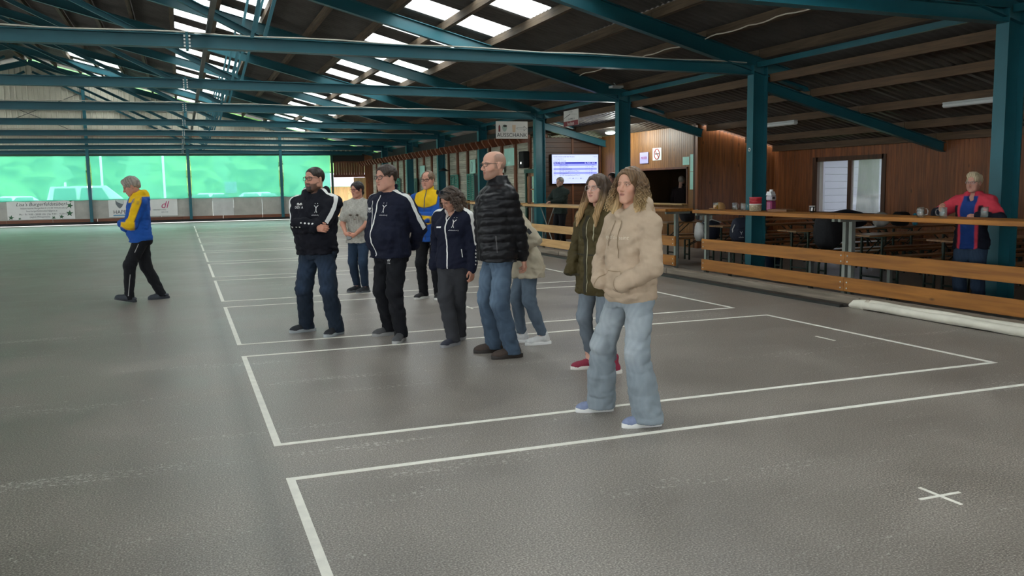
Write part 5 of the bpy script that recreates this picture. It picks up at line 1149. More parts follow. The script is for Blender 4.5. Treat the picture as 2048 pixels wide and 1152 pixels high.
def person(label, pos, turn, sp):
    H = sp['H']; dv = Vector((pos[0],pos[1],0)).normalized(); rh = Vector((dv.y,-dv.x,0)); t = math.radians(turn)
    f = -dv*math.cos(t)-rh*math.sin(t); root = empty('person', (pos[0],pos[1],0), math.atan2(-f.x,f.y)); tag(root, label, 'person')
    fem = sp.get('fem',False); wd, dp = sp.get('w',1.), sp.get('d',1.); belly = sp.get('belly',0.); lx, ly = sp.get('lean',(0,0)); rg_seed = int(abs(pos[0]*100+pos[1]*37))
    px_, py_ = sp.get('pelvis',(0,0)); hz = .52*H
    def off(z): q = max(0,(z-.52*H)/(.3*H)); return px_+lx*q, py_+ly*q
    feet = sp.get('feet',((.10,.02,-12),(-.10,-.02,12)))
    if 'feetw' in sp:
        Mi = (Matrix.Translation((pos[0],pos[1],0)) @ Matrix.Rotation(math.atan2(-f.x,f.y),4,'Z')).inverted(); feet = tuple((*(Mi @ Vector((q[0],q[1],0)))[:2],q[2]) for q in sp['feetw'])
    tot = hz-.09; hips = []; legs = []
    for s_,(fx,fy,fa) in zip((1,-1),feet):
        S = Vector((px_+s_*.052*H*sp.get('hipw',1.),py_,hz)); lift = sp.get('lift',{}).get(s_,0.)
        A = Vector((fx,fy,.088+lift)); L_ = max(tot, (A-S).length)*.508; kn, A = ik(S,A,L_,L_,(s_*.12,1,0)); legs.append((S,kn,A))
    # ---------------- trousers
    tr = sp.get('trousers',{}); lr = tr.get('r',(.088,.064,.052)); res = sp.get('gr',.011)
    allp = [p for l in legs for p in l]; lo = [min(p[i] for p in allp)-.22 for i in range(3)]; hi = [max(p[i] for p in allp)+.22 for i in range(3)]; lo[2] = .0; hi[2] = .66*H
    v = Vox(lo,hi,res); ho = off(.56*H)
    v.loft([(.455*H,px_,py_-.005,.135*wd*sp.get('hipw',1),.105*dp),(.50*H,px_,py_-.008,.172*wd*sp.get('hipw',1),.122*dp),(.55*H,px_,py_-.004,.165*wd*sp.get('hipw',1),.118*dp),(.61*H,ho[0],ho[1],.150*wd,.108*dp)],.02,2.2)
    for (S,kn,A),s_ in zip(legs,(1,-1)):
        B = A+Vector((0,-.01,tr.get('hem',-.055))); v.cone(S+Vector((s_*-.004,0,-.02)),kn,lr[0]*1.03,lr[1]+.006,.035); v.cone(kn,kn.lerp(B,.45),lr[1]+.004,(lr[1]+lr[2])/2+tr.get('calf',.004),.03); v.cone(kn.lerp(B,.45),B,(lr[1]+lr[2])/2+tr.get('calf',.004),lr[2],.02)
    v.wrinkle(tr.get('wr',.0035), 48, rg_seed, (.6,.6,1.)); 
    for (S,kn,A) in legs: pass
    gx,gy,gz = v.ax[0][:,None,None], v.ax[1][None,:,None], v.ax[2][None,None,:]
    for (S,kn,A) in legs:
        for ctr,sg_,wl_ in ((kn+Vector((0,-.03,0)),.10,.055),(A+Vector((0,0,.05)),.10,.045),(S+Vector((0,.06,-.06)),.11,.06)):
            q_ = np.exp(-((gx-ctr.x)**2+(gy-ctr.y)**2+(gz-ctr.z)**2)/sg_**2); v.D = v.D-(tr.get('fold',.007)*q_*(np.abs(np.sin(gz*np.pi/wl_+2.*np.sin(gx*16+gy*19+gz*7)))-.6)).astype(np.float32)
    v.D[:,:,v.ax[2] > sp.get('top',{}).get('hem',.5)*H+.03] += .028
    hemz = min(A.z for _,_,A in legs)+tr.get('hem',-.055)
    v.plane((0,0,-1),(0,0,max(hemz,.018)))
    V,Q = v.mesh(); base = L3(tr.get('col','#25324a')); K = np.tile(base,(len(V),1))
    if tr.get('denim'):
        fd = L3(tr['denim']); w_ = np.zeros(len(V))
        for (S,kn,A) in legs:
            for c_,sg_ in ((S.lerp(kn,.55)+Vector((0,.08,0)),.13),(kn+Vector((0,.07,0)),.07)): w_ += np.exp(-((V-np.array(c_))**2).sum(1)/sg_**2)
        w_ = np.clip(w_,0,1)*.7+.08*np.sin(V[:,0]*170+3*np.sin(V[:,2]*25)); K = K*(1-np.clip(w_,0,1)[:,None])+fd*np.clip(w_,0,1)[:,None]
    link('trousers', tri_mesh('trousers',V,Q,K), cloth('denim_cloth' if tr.get('denim') else 'trouser_cloth', .85), root)
    tbvh = BVHTree.FromPolygons([tuple(x) for x in V],[tuple(q) for q in Q.tolist()])
    # ---------------- shoes
    sh_ = sp.get('shoes',{}); up, so = shoe_proto(sh_.get('style','low')); sc = sh_.get('s',1.)
    for (S,kn,A),s_,(fx,fy,fa) in zip(legs,(1,-1),feet):
        lift = sp.get('lift',{}).get(s_,0.); pt = sp.get('toe',{}).get(s_,0.)
        o = link('shoe', up.copy(), P('shoe_'+sh_.get('col','#333333')[1:], sh_.get('col','#333333'), .7, .12, 30, bump=.2, bscale=200), root, (A.x,A.y,max(0,lift)), (math.radians(pt),0,math.radians(fa)), (sc,sc,sc))
        link('sole', so.copy(), P('sole_'+sh_.get('sole','#d8d8d4')[1:], sh_.get('sole','#d8d8d4'), .6, .08), o)
    # ---------------- torso garment
    tp = sp.get('top',{}); secs0 = tp.get('secs', TORSO_F if fem else TORSO_M); hem = tp.get('hem',.50); sw = sp.get('sw',.098 if fem else .108)*H*(.5+.5*wd); shz = sp.get('shz',.787)*H
    secs = []
    for (zf,a,b,yo) in secs0:
        if zf < hem: continue
        z = zf*H; ox,oy = off(z); sc_ = H/1.75; be = belly*math.exp(-((zf-.60)/.075)**2)
        secs.append((z,ox,oy+yo+be*.5,a*wd*sc_,(b*dp*sc_+be*.5)))
    for e in tp.get('extra',[]): ox,oy = off(e[0]*H); secs.append((e[0]*H,ox,oy+e[3],e[1],e[2]))
    if hem < .50 or not any(abs(s_[0]-hem*H) < .01 for s_ in secs):
        a0 = sorted(secs)[0]; ox,oy = off(hem*H); secs.append((hem*H,ox,oy+tp.get('hemy',0),a0[3]*tp.get('hemf',1.02),a0[4]*tp.get('hemf',1.02)))
    arms = []
    for s_ in (1,-1):
        ox,oy = off(shz); S = Vector((ox+s_*sw,oy-.008,shz+sp.get('shup',{}).get(s_,0))); ar = sp.get('arms',{}).get(s_,{}); W = ar.get('w'); 
        W = Vector(W) if W else Vector((ox+s_*(sw+.04),oy+.03,.475*H))
        l1,l2 = .175*H,.15*H; E, W = ik(S,W,l1,l2,ar.get('pole',(s_*.4,-1,-.1))); arms.append((S,E,W,ar))
    ap = [p for a in arms for p in a[:3]]; lo = [min([p[i] for p in ap]+[s_[1+i]-s_[3+i] for s_ in secs])-.13 for i in range(2)]+[hem*H-.03]; hi = [max([p[i] for p in ap]+[s_[1+i]+s_[3+i] for s_ in secs])+.13 for i in range(2)]+[.93*H]
    lo[2] = min(lo[2], min(p.z for p in ap)-.09)
    v = Vox(lo,hi,res); v.loft(secs,.03,tp.get('p',2.35)); sr = tp.get('sl',(.066,.056,.046)); cut = tp.get('short',0)
    nb = off(.845*H)
    for (S,E,W,ar),s_ in zip(arms,(1,-1)):
        v.cone((nb[0]+s_*.06,nb[1]-.015,.838*H),S,.034*tp.get('shf',1.),sr[0]*.95,.05)
        if cut: v.cone(S,S.lerp(E,cut),sr[0],sr[0]*1.05,.04)
        else:
            Em = S.lerp(E,.3); v.cone(S,Em,sr[0],sr[0]*.7+sr[1]*.3,.035); v.cone(Em,E,sr[0]*.7+sr[1]*.3,sr[1],.012); kf = .010; v.cone(E,E.lerp(W,tp.get('slv',.93)),sr[1],sr[2],kf)
            if tp.get('cuff'): v.cone(E.lerp(W,.84),E.lerp(W,.93),sr[2]*.95,sr[2]*.82,.01)
    bz = sp.get('bust',0)
    if bz:
        for s_ in (-1,1): ox,oy = off(.72*H); v.ell((ox+s_*.072,oy+.085,.725*H),(.07,.055+bz,.075),.05)
    cl = tp.get('collar','stand'); nx_,ny_ = off(.87*H)
    if cl == 'stand': v.loft([(.83*H,nx_,ny_-.015,.095,.085),(.862*H,nx_,ny_-.012,.076,.076),(.888*H,nx_,ny_-.016,.073,.074)],.02,2); v.ell((nx_,ny_+.085,.895*H),(.040,.075,.055),.012,'s')
    elif cl == 'high': v.loft([(.82*H,nx_,ny_-.02,.12,.10),(.855*H,nx_,ny_-.012,.092,.092),(.888*H,nx_,ny_-.020,.090,.088)],.03,2); v.ell((nx_,ny_+.012,.908*H),(.074,.078,.05),.008,'s')
    elif cl == 'hood':
        v.chain([(nx_+.03,ny_+.085,.815*H),(nx_+.085,ny_+.035,.848*H),(nx_+.098,ny_-.04,.865*H),(nx_,ny_-.105,.862*H),(nx_-.098,ny_-.04,.865*H),(nx_-.085,ny_+.035,.848*H),(nx_-.03,ny_+.085,.815*H)],[.024,.03,.036,.042,.036,.03,.024],.035)
        v.ell((nx_,ny_-.115,.815*H),(.105,.05,.075),.04); v.ell((nx_,ny_+.05,.875*H),(.05,.065,.05),.02,'s')
    elif cl == 'open': v.loft([(.83*H,nx_,ny_-.02,.10,.088),(.87*H,nx_,ny_-.02,.082,.08)],.02,2); v.ell((nx_,ny_+.085,.85*H),(.045,.07,.10),.012,'s')
    elif cl == 'crew': v.ell((nx_,ny_+.01,.868*H),(.076,.082,.035),.01,'s')
    if tp.get('pocket'): ox,oy = off(.57*H); v.loft([(.505*H,ox,oy+tp['pocket'],.125,.03),(.56*H,ox,oy+tp['pocket']+.01,.12,.032),(.605*H,ox,oy+tp['pocket'],.07,.02)],.025,2.6)
    if tp.get('waist'): ox,oy = off(tp['waist']*H); 
    if tp.get('quilt'):
        z = v.ax[2][None,None,:]; ca = .3*v.ax[0][:,None,None]; v.D = v.D-(.012*(np.abs(np.sin(np.pi*(z+ca*.25)/tp['quilt']))**.6)-.006).astype(np.float32)
    v.wrinkle(tp.get('wr',.0045), 34, rg_seed+1, (1,1,.7)); v.wrinkle(tp.get('wr',.0045)*.6, 75, rg_seed+2, (.5,.5,1))
    gx,gy,gz = v.ax[0][:,None,None], v.ax[1][None,:,None], v.ax[2][None,None,:]; fa_ = tp.get('fold',.007)
    for (S,E,W,ar) in arms:
        if cut: continue
        for (A_,B_,ctr,sg_) in ((E,W,E.lerp(W,.10),.095),(S,E,S.lerp(E,.82),.08),(E,W,E.lerp(W,.72),.075)):
            dr = (B_-A_).normalized(); s1 = (gx-A_.x)*dr.x+(gy-A_.y)*dr.y+(gz-A_.z)*dr.z; q_ = np.exp(-((gx-ctr.x)**2+(gy-ctr.y)**2+(gz-ctr.z)**2)/sg_**2)
            v.D = v.D-(fa_*q_*(np.abs(np.sin(s1*np.pi/.044+2.2*np.sin(gx*21+gy*17+gz*9)))-.6)).astype(np.float32)
    ox,oy = off((hem+.04)*H); q_ = np.exp(-((gz-(hem+.045)*H)/.06)**2); v.D = v.D-(fa_*.8*q_*(np.abs(np.sin(gz*np.pi/.05+1.5*np.sin(gx*13+gy*11)))-.6)).astype(np.float32)
    if not sp.get('low_arms'):
        sl, g = v.win((lo[0],lo[1],lo[2]),(hi[0],hi[1],hi[2]))
    V,Q = v.mesh(); cf = tp.get('colfn'); K = np.tile(L3(tp.get('col','#1a1f30')),(len(V),1))
    ctx = dict(root=root,H=H,arms=arms,legs=legs,off=off,tbvh=tbvh,V=V,sr=sr)
    if cf: K = cf(V,ctx,K)
    gname = tp.get('name','jacket'); jo = link(gname, tri_mesh(gname,V,Q,K), cloth(tp.get('mat','jersey_cloth'), tp.get('rough',.85), tp.get('bump',.12)), root)
    ctx['bvh'] = BVHTree.FromPolygons([tuple(x) for x in V],[tuple(q) for q in Q.tolist()]); ctx['jacket'] = jo
    # ---------------- body: head, neck, hands, limbs as one surface
    hs = sp.get('hs',1.)*H/1.75*(.985 if fem else 1.); yaw,pit,rol = sp.get('head',(0,0,0)); ho = sp.get('headoff',(0,0,0)); hx_,hy_ = off(.93*H)
    Mh = Matrix.Translation((hx_+ho[0],hy_+.012+ho[1],H-.122*hs+ho[2])) @ rotm(yaw,pit,rol) @ Matrix.Scale(hs,4)
    hv,hq,hk = head_mesh(sp); parts = [(xf(Mh,hv),hq,hk)]; skin = L3(sp.get('skin','#c99a80'))
    cv = Vox([min(l_,-.3) for l_ in lo[:2]]+[.06],hi,.014); r0 = .040
    cv.loft([(.50*H,px_,py_,.10,.07),(.60*H,*off(.60*H),.095,.06),(.75*H,*off(.75*H),.10,.06),(.83*H,*off(.83*H),.07,.05)],.03)
    cv.cone((*off(.82*H),.82*H),(hx_+ho[0]*.5,hy_+ho[1]*.5-.02,.88*H),.048,.05,.03)
    for (S,kn,A) in legs: cv.chain([S,kn,A],[.05,.04,.036],.03)
    for (S,E,W,ar) in arms:
        if cut: cv.chain([S,E,W],[.046,.040,.027],.03)
        else: cv.chain([S,E,W],[.036,.034,.026],.03)
    cvV,cvQ = cv.mesh(); parts.append((cvV,cvQ,skin))
    for (S,E,W,ar),s_ in zip(arms,(1,-1)):
        if ar.get('hide'): continue
        key = (ar.get('curl',25),s_)
        if key not in HAND: HAND[key] = hand_mesh(key[0],s_)
        dr = Vector(ar['dir']).normalized() if ar.get('dir') else (W-E).normalized(); bk = Vector(ar.get('back',(s_*1,0,.1))); bk = (bk-dr*bk.dot(dr)).normalized(); xx = dr.cross(bk)
        g_ = sp.get('hand',1.)*H/1.75*(.92 if fem else 1.03)
        Mw = Matrix(((xx.x*g_,dr.x*g_,bk.x*g_,W.x),(xx.y*g_,dr.y*g_,bk.y*g_,W.y),(xx.z*g_,dr.z*g_,bk.z*g_,W.z),(0,0,0,1)))
        hv2,hq2 = HAND[key]; parts.append((xf(Mw,hv2),hq2,skin*np.array([1.02,.94,.92])))
    bv,bq,bk_ = joinm(parts); body = link('body', tri_mesh('body',bv,bq,bk_), skin_mat(), root)
    ic = sp.get('iris','#4a3526')
    if ic not in EYES: EYES[ic] = eye_mesh(ic)
    gz = sp.get('gaze',0)
    for s_ in (-1,1): e = link('eye', EYES[ic], None, root); e.matrix_local = Mh @ Matrix.Translation((s_*.031,.0742,.0055)) @ rotm(gz,0,0)
    hm = hair_mesh(sp)
    if hm:
        o = link('hair', tri_mesh('hair',*hm), P('hair_strands','#444444',.5,.15,120,stretch=(1,1,.15),attr=True,spec=.4), root); o.matrix_local = Mh
    if sp.get('glasses'): ga = sp['glasses']; glasses(root, Mh, hs, ga.get('col','#1b1b1e'), ga.get('w',.052), ga.get('h',.036), ga.get('y',.104), ga.get('z',.004), ga.get('t',.0024))
    ctx['Mh'] = Mh; ctx['head_c'] = Mh.translation; return ctx
def front_frame(ctx, x, z, tilt=0.):
    """frame on the chest: x to the wearer's left as read from the front"""
    H = ctx['H']; ox,oy = ctx['off'](z*H); return face_to((ox+x,oy,z*H),(-1,0,0),(0,0,1))
def zipper(ctx, z0, z1, mat, w=.012, x0=0., x1=0., name='zip'):
    H = ctx['H']; ks = []
    for i in range(9): f_ = i/8; z = (z0+(z1-z0)*f_)*H; ox,oy = ctx['off'](z); ks.append(((ox+x0+(x1-x0)*f_,oy,z),(0,1,0)))
    return strip(ctx['bvh'], ks, w, name, mat, ctx['root'], 30, .004, .45)
def sleeve_stripe(ctx, idx, mat, width=.045, upto=1.0, fw=(0,0), n=30):
    S,E,W,ar = ctx['arms'][idx]; s_ = (1,-1)[idx]; H = ctx['H']; nb = ctx['off'](.85*H)
    o1 = Vector((s_*1,.35,.25)); ax_ = (E-S).normalized(); o1 = (o1-ax_*o1.dot(ax_)).normalized()
    ks = [((nb[0]+s_*.075,nb[1]+.01,.85*H),(s_*.35,.35,1)),(S+Vector((s_*-.01,0,.0)),(s_*.6,.45,1)),(S.lerp(E,.35),o1+Vector((0,0,.25))),(S.lerp(E,upto),o1)]
    return strip(ctx['bvh'], ks, width, 'sleeve_stripe', mat, ctx['root'], n, .004, .22)
# ================================================================== PEOPLE
WHITE = P('white_trim', '#e2e2de', .6, .03); NVY = '#14182a'
# --- woman in the beige hoodie (front)
c = person('woman in a beige hoodie and wide light jeans with long curly hair', (2.755,5.10), 48, dict(H=1.665, fem=True, w=1.04, d=1.04, hr=.0035, gr=.0085, skin='#d2a189', hair='curly', haircol='#6b5238', tipcol='#c0a273', strands=460, curl=.0115, hairlen=.19, strand_r=.0046, iris='#5a4636', lip='#a4605a', brow=.6, jaw=.9,
  feetw=((2.645,5.35,-30),(2.755,4.88,-26)), head=(14,5,0), arms={1:dict(w=(.10,.19,.925),pole=(.9,-.6,-.3),hide=True),-1:dict(w=(-.09,.20,.915),pole=(-1,-.5,-.3),hide=True)},
  trousers=dict(col='#858f96',denim='#adb5b9',r=(.090,.074,.102),hem=-.062,wr=.007,calf=.006), shoes=dict(col='#7f8aa8',sole='#e2e2de',s=.93),
  top=dict(name='hoodie',col='#b8a38c',hem=.475,hemf=1.0,collar='hood',sl=(.074,.072,.054),cuff=True,wr=.006,pocket=.115,slv=.90,
    secs=[(.50,.192,.142,.01),(.56,.190,.145,.012),(.62,.180,.138,.012),(.68,.176,.135,.012),(.74,.176,.132,.012),(.79,.160,.110,.0),(.825,.128,.090,-.012),(.85,.088,.075,-.018)], extra=[(.475,.172,.125,.0)])))
CORD = P('hoodie_cord','#8f7a60',.8,.05)
for x0,x1,zb in ((.035,.060,.70),(-.03,-.035,.655)):
    zipper(c, .80, zb, CORD, .008, x0, x1, 'drawstring')
print_on(c['bvh'], [('day of the saint',0,0,.036,'CENTER')], front_frame(c,0,.735), 'chest_print', P('cream_print','#d8ccb6',.7,0), c['root'])
# pocket edges
H = c['H']
for s_ in (-1,1): strip(c['bvh'], [((s_*.065,.1,.60*H),(0,1,0)),((s_*.125,.1,.535*H),(0,1,0))], .006, 'pocket_seam', CORD, c['root'], 12, .003, .4)
strip(c['bvh'], [((-.065,.1,.603*H),(0,1,0)),((.065,.1,.603*H),(0,1,0))], .005, 'pocket_seam', CORD, c['root'], 12, .003, .4)
# --- woman in the olive parka
c = person('young woman with long hair and clear glasses in an olive parka', (3.215,6.52), 42, dict(H=1.645, fem=True, w=1.02, d=1.1, hr=.004, gr=.009, skin='#d9aa95', hair='long', haircol='#4a3a2d', tipcol='#a8875c', strands=200, hairlen=.31, strand_r=.005, iris='#4b5a55', lip='#b0605c', jaw=.95, fat=.3,
  feetw=((3.20,6.66,-34),(3.27,6.40,-30)), head=(4,2,0), arms={1:dict(w=(.17,.16,.86),pole=(.7,-.8,-.2),hide=True),-1:dict(w=(-.16,.17,.84),pole=(-.8,-.7,-.2),hide=True)},
  trousers=dict(col='#646d75',denim='#818b95',r=(.086,.060,.046),hem=.02,wr=.004), shoes=dict(style='high',col='#8e2740',sole='#e2ded6',s=.92), glasses=dict(col='#b9b2ac',w=.05,h=.042,t=.0016,y=.106),
  top=dict(name='parka',col='#4a4024',hem=.40,collar='hood',sl=(.072,.066,.054),wr=.009,mat='parka_cloth',rough=.7,slv=.95,
    secs=[(.44,.205,.150,.0),(.50,.200,.150,.0),(.56,.182,.138,.005),(.60,.168,.128,.008),(.64,.172,.130,.01),(.70,.178,.135,.015),(.75,.180,.135,.012),(.79,.172,.116,.0),(.825,.138,.092,-.012),(.85,.088,.075,-.018)], extra=[(.40,.195,.145,.0)])))
OLS = P('olive_seam','#2d2814',.8,.05); BRASS = P('pale_zip','#9a9478',.4,0,metal=.6)
zipper(c, .80, .41, OLS, .03, .012, .012, 'placket'); zipper(c, .79, .42, BRASS, .006, -.012, -.012, 'zip')
H = c['H']
for s_ in (-1,1):
    strip(c['bvh'], [((s_*.085,.1,.765*H),(0,1,0)),((s_*.075,.1,.675*H),(0,1,0))], .007, 'pocket_zip', BRASS, c['root'], 10, .003, .4)
    strip(c['bvh'], [((s_*.06,.1,.50*H),(s_*.3,1,0)),((s_*.19,.05,.515*H),(s_*.8,.8,0))], .02, 'pocket_flap', OLS, c['root'], 12, .006, .4)
strip(c['bvh'], [((-.16,.05,.605*H),(-.6,1,0)),((0,.1,.605*H),(0,1,0)),((.16,.05,.605*H),(.6,1,0))], .012, 'waist_cord', OLS, c['root'], 30, .003, .4)
strip(c['bvh'], [((-.10,-.05,.86*H),(-1,-.3,.4)),((-.06,-.13,.875*H),(-.5,-1,.5)),((.06,-.13,.875*H),(.5,-1,.5)),((.10,-.05,.86*H),(1,-.3,.4))], .045, 'hood_lining', P('black_hood_lining','#17171a',.9,.1), c['root'], 24, .006, .3)
o = soft(31,.05,.035,.07).build('pocket_glove', P('burgundy_knit','#5a1f31',.9,.1,60)); o.parent = c['root']; o.location = (-.17,.17,.45*H)
# --- bald man in the black puffer jacket
c = person('bald bearded man in a black puffer jacket and blue jeans', (2.70,7.55), 66, dict(H=1.875, w=1.04, d=1.12, hr=.004, gr=.009, skin='#cf9f89', hair='bald', stubble='#7d6a5e', beard=.55, beardcol='#7a5c48', haircol='#6e5748', nose=1.1, iris='#55606a',
  feetw=((2.70,7.72,-16),(2.76,7.40,-6)), head=(6,0,0), headoff=(0,.02,.01), arms={1:dict(w=(.06,-.20,.93),pole=(1,-.35,0),hide=True),-1:dict(w=(-.09,-.21,.90),pole=(-1,-.35,0),dir=(.3,-.35,-.9),back=(-.2,-1,.3),curl=35)},
  trousers=dict(col='#3f4f60',denim='#6b7f93',r=(.098,.076,.072),hem=-.055,wr=.008), shoes=dict(col='#3a2c24',sole='#241c18',s=1.06), glasses=dict(col='#3a2f2c',w=.05,h=.03,t=.0022),
  top=dict(name='puffer_jacket',col='#17171a',hem=.475,collar='high',sl=(.084,.074,.056),quilt=.075,wr=.004,mat='puffer_nylon',rough=.42,bump=.04,
    secs=[(.475,.185,.138,.01),(.50,.192,.142,.012),(.56,.196,.146,.015),(.62,.198,.150,.018),(.68,.205,.155,.018),(.74,.212,.155,.012),(.79,.200,.135,.0),(.825,.155,.105,-.012),(.85,.10,.085,-.018)])))
zipper(c, .86, .48, P('dark_zip','#4d4b4c',.4,0,metal=.4), .012); H = c['H']
strip(c['bvh'], [((-.15,.08,.60*H),(-1,.6,0)),((-.17,.08,.52*H),(-1,.6,0))], .008, 'pocket_zip', P('dark_zip','#4d4b4c'), c['root'], 10, .003, .4)
# --- person in the beige coat, half hidden behind him
c = person('person in a pale beige jacket mostly hidden behind the bald man', (3.17,8.02), 78, dict(H=1.60, fem=True, w=1.05, d=1.1, skin='#c99a80', hair='short', haircol='#6a5844', lean=(0,.16), feet=((.08,.06,0),(-.09,-.12,6)), head=(0,-10,0),
  arms={1:dict(w=(.12,.28,.95),hide=True,pole=(1,-.5,0)),-1:dict(w=(-.16,.16,.93),hide=True,pole=(-.6,-1,0))}, trousers=dict(col='#55626f',denim='#748595',r=(.085,.062,.048),hem=.0,wr=.004), shoes=dict(col='#d9d9d7',sole='#efefec',s=.95),
  top=dict(name='beige_jacket',col='#b8ad97',hem=.42,collar='stand',sl=(.074,.068,.056),wr=.009,mat='coat_cloth',rough=.7,secs=[(.46,.205,.165,.0),(.50,.205,.165,.0),(.56,.20,.16,.005),(.62,.185,.14,.008),(.68,.175,.13,.01),(.74,.175,.13,.01),(.79,.165,.11,.0),(.825,.13,.09,-.012),(.85,.08,.07,-.018)])))
H = c['H']; S,E,W,ar = c['arms'][1]; strip(c['bvh'], [(S.lerp(E,.5),(-1,0,0)),(S.lerp(E,.7),(-1,0,0))], .035, 'sleeve_badge', INK, c['root'], 6, .004, .2)
# --- navy tracksuit jackets of the club
def club(c, zips=True, tw=.012, upto=1.0, both=True):
    H = c['H']
    sleeve_stripe(c, 1, WHITE, .045, upto)
    if both: sleeve_stripe(c, 0, WHITE, .045, upto)
    print_on(c['bvh'], [('Y',0,.028,.075,'CENTER'),('ʌ',0,-.005,.05,'CENTER'),('•  •',0,.075,.03,'CENTER'),('wilhelmsburg',0,-.045,.018,'CENTER')], front_frame(c,-.085*c.get('k',1),.745), 'club_emblem', WHITE, c['root'])
def dots(c, idx, a, b, n, d):
    S,E,W,ar = c['arms'][idx]
    for i in range(n):
        p = E.lerp(W,a+(b-a)*i/max(1,n-1)); dr = Vector(d).normalized(); h_ = c['bvh'].ray_cast(p+dr*.2,-dr,.3)
        if h_[0] is None: continue
        o = MB().lathe([(0,.002),(.011-.001*i,.0015),(.012-.001*i,0)],12).build('sleeve_dot', WHITE, c['root']); o.matrix_local = Matrix.Translation(h_[0]+h_[1]*.002) @ h_[1].to_track_quat('Z','Y').to_matrix().to_4x4()
# woman with sunglasses on her hair
c = person('woman in a navy tracksuit jacket with sunglasses pushed up, looking down', (2.52,8.36), 30, dict(H=1.60, fem=True, w=1.06, d=1.08, skin='#b98a74', hair='bob', haircol='#473a31', tipcol='#6d5a4a', strands=90, hairlen=.12, curl=.010, strand_r=.006,
  feetw=((2.45,8.23,-14),(2.60,8.50,-8)), head=(-22,-34,-6), headoff=(-.01,.07,-.045), arms={1:dict(w=(.21,.05,.76),hide=True,pole=(.5,-1,0)),-1:dict(w=(-.235,.06,.72),pole=(-.5,-1,0),curl=30,back=(-1,.3,0))},
  trousers=dict(col='#35363a',r=(.096,.072,.066),hem=-.05,wr=.005), shoes=dict(col='#2c2f3c',sole='#8a8a8c',s=.92),
  top=dict(name='track_jacket',col=NVY,hem=.475,collar='open',sl=(.072,.062,.05),wr=.008,secs=[(.475,.195,.145,.0),(.50,.197,.145,.002),(.56,.185,.135,.005),(.62,.168,.125,.01),(.68,.168,.128,.018),(.74,.172,.132,.018),(.79,.166,.110,.0),(.825,.132,.088,-.012),(.85,.088,.075,-.018)]), bust=.02))
club(c); zipper(c, .775, .48, WHITE, .014); dots(c,1,.15,.75,5,(-1,.4,0))
H = c['H']; strip(c['bvh'], [((.10,.1,.735*H),(0,1,0)),((.05,.1,.735*H),(0,1,0))], .016, 'name_print', WHITE, c['root'], 5, .004, .4)
strip(c['bvh'], [((-.055,.05,.84*H),(-.4,1,.3)),((0,.1,.77*H),(0,1,0))], .010, 'collar_piping', WHITE, c['root'], 12, .005, .4); strip(c['bvh'], [((.055,.05,.84*H),(.4,1,.3)),((0,.1,.77*H),(0,1,0))], .010, 'collar_piping', WHITE, c['root'], 12, .005, .4)
strip(c['bvh'], [((-.14,.1,.60*H),(-.5,1,0)),((-.15,.1,.55*H),(-.5,1,0))], .008, 'pocket_piping', WHITE, c['root'], 6, .004, .4)
glasses(c['root'], c['Mh'] @ Matrix.Translation((0,.01,.095)) @ rotm(0,38,0), 1, '#16161a', .056, .046, .085, .0, .004, sun=True)
# heavy man, hands behind his back
c = person('heavy man with dark glasses in a navy tracksuit jacket, hands behind his back', (2.01,8.92), 46, dict(H=1.80, w=1.26, d=1.25, belly=.10, hr=.0045, skin='#c6937e', hair='short', haircol='#3b2f28', fat=1., jaw=1.08, neck=.066, iris='#3b3028', hs=1.04,
  feetw=((2.01,9.14,-22),(2.03,8.70,26)), head=(-6,0,0), headoff=(0,.03,0), arms={1:dict(w=(.10,-.22,.93),hide=True,pole=(1,-.4,0)),-1:dict(w=(-.08,-.24,.95),hide=True,pole=(-1,-.3,0))},
  trousers=dict(col='#14151a',r=(.105,.078,.066),hem=-.045,wr=.010), shoes=dict(col='#4a4a4c',sole='#9c9c9a',s=1.05), glasses=dict(col='#26262a',w=.052,h=.034),
  top=dict(name='track_jacket',col=NVY,hem=.475,collar='stand',sl=(.080,.074,.056),wr=.008,extra=[(.475,.225,.175,.03)])))
club(c); zipper(c, .83, .485, WHITE, .014, .02, .03); zipper(c, .80, .64, WHITE, .008, .10, .03, 'piping'); H = c['H']
print_on(c['bvh'], [('▬',0,.03,.05,'CENTER'),('JOMA',0,.03,.03,'CENTER'),('GERSA',0,0,.035,'CENTER')], front_frame(c,.14,.74), 'name_print', WHITE, c['root'])
print_on(c['tbvh'], [('w',0,.02,.06,'CENTER'),('erima',0,-.012,.022,'CENTER')], face_to((-.10,.0,.455*H),(-1,0,0),(0,0,1)), 'trouser_print', WHITE, c['root'])
# man in the dark hoodie, arms crossed
c = person('bearded man with glasses in a dark hoodie and jeans, arms crossed', (1.35,9.58), 28, dict(H=1.80, w=1.24, d=1.2, belly=.06, hr=.0045, skin='#c4917b', hair='crop', haircol='#2e2520', beard=.75, beardcol='#2e2520', goatee=True, fat=.8, jaw=1.05, neck=.064, iris='#3a2e26', hs=1.03,
  feetw=((1.22,9.78,-42),(1.49,9.40,-14)), head=(-18,2,0), arms={1:dict(w=(-.12,.25,1.17),pole=(1,.1,-.9),cross=1,curl=45,dir=(-.9,.1,-.1),back=(0,1,.2)),-1:dict(w=(.10,.30,1.22),pole=(-1,.1,-.9),cross=1,hide=True)},
  trousers=dict(col='#1b2532',denim='#2f3f54',r=(.108,.085,.078),hem=-.058,wr=.010), shoes=dict(col='#1c1f26',sole='#9aa0a2',s=1.05), glasses=dict(col='#1d1d20',w=.054,h=.038),
  top=dict(name='hoodie',col='#12131c',hem=.485,collar='hood',sl=(.082,.076,.060),wr=.009,cuff=True,extra=[(.485,.215,.165,.015)])))
club(c, upto=.9); dots(c,1,.25,.7,4,(-.3,1,.2)); dots(c,0,.2,.6,4,(.4,1,.1))
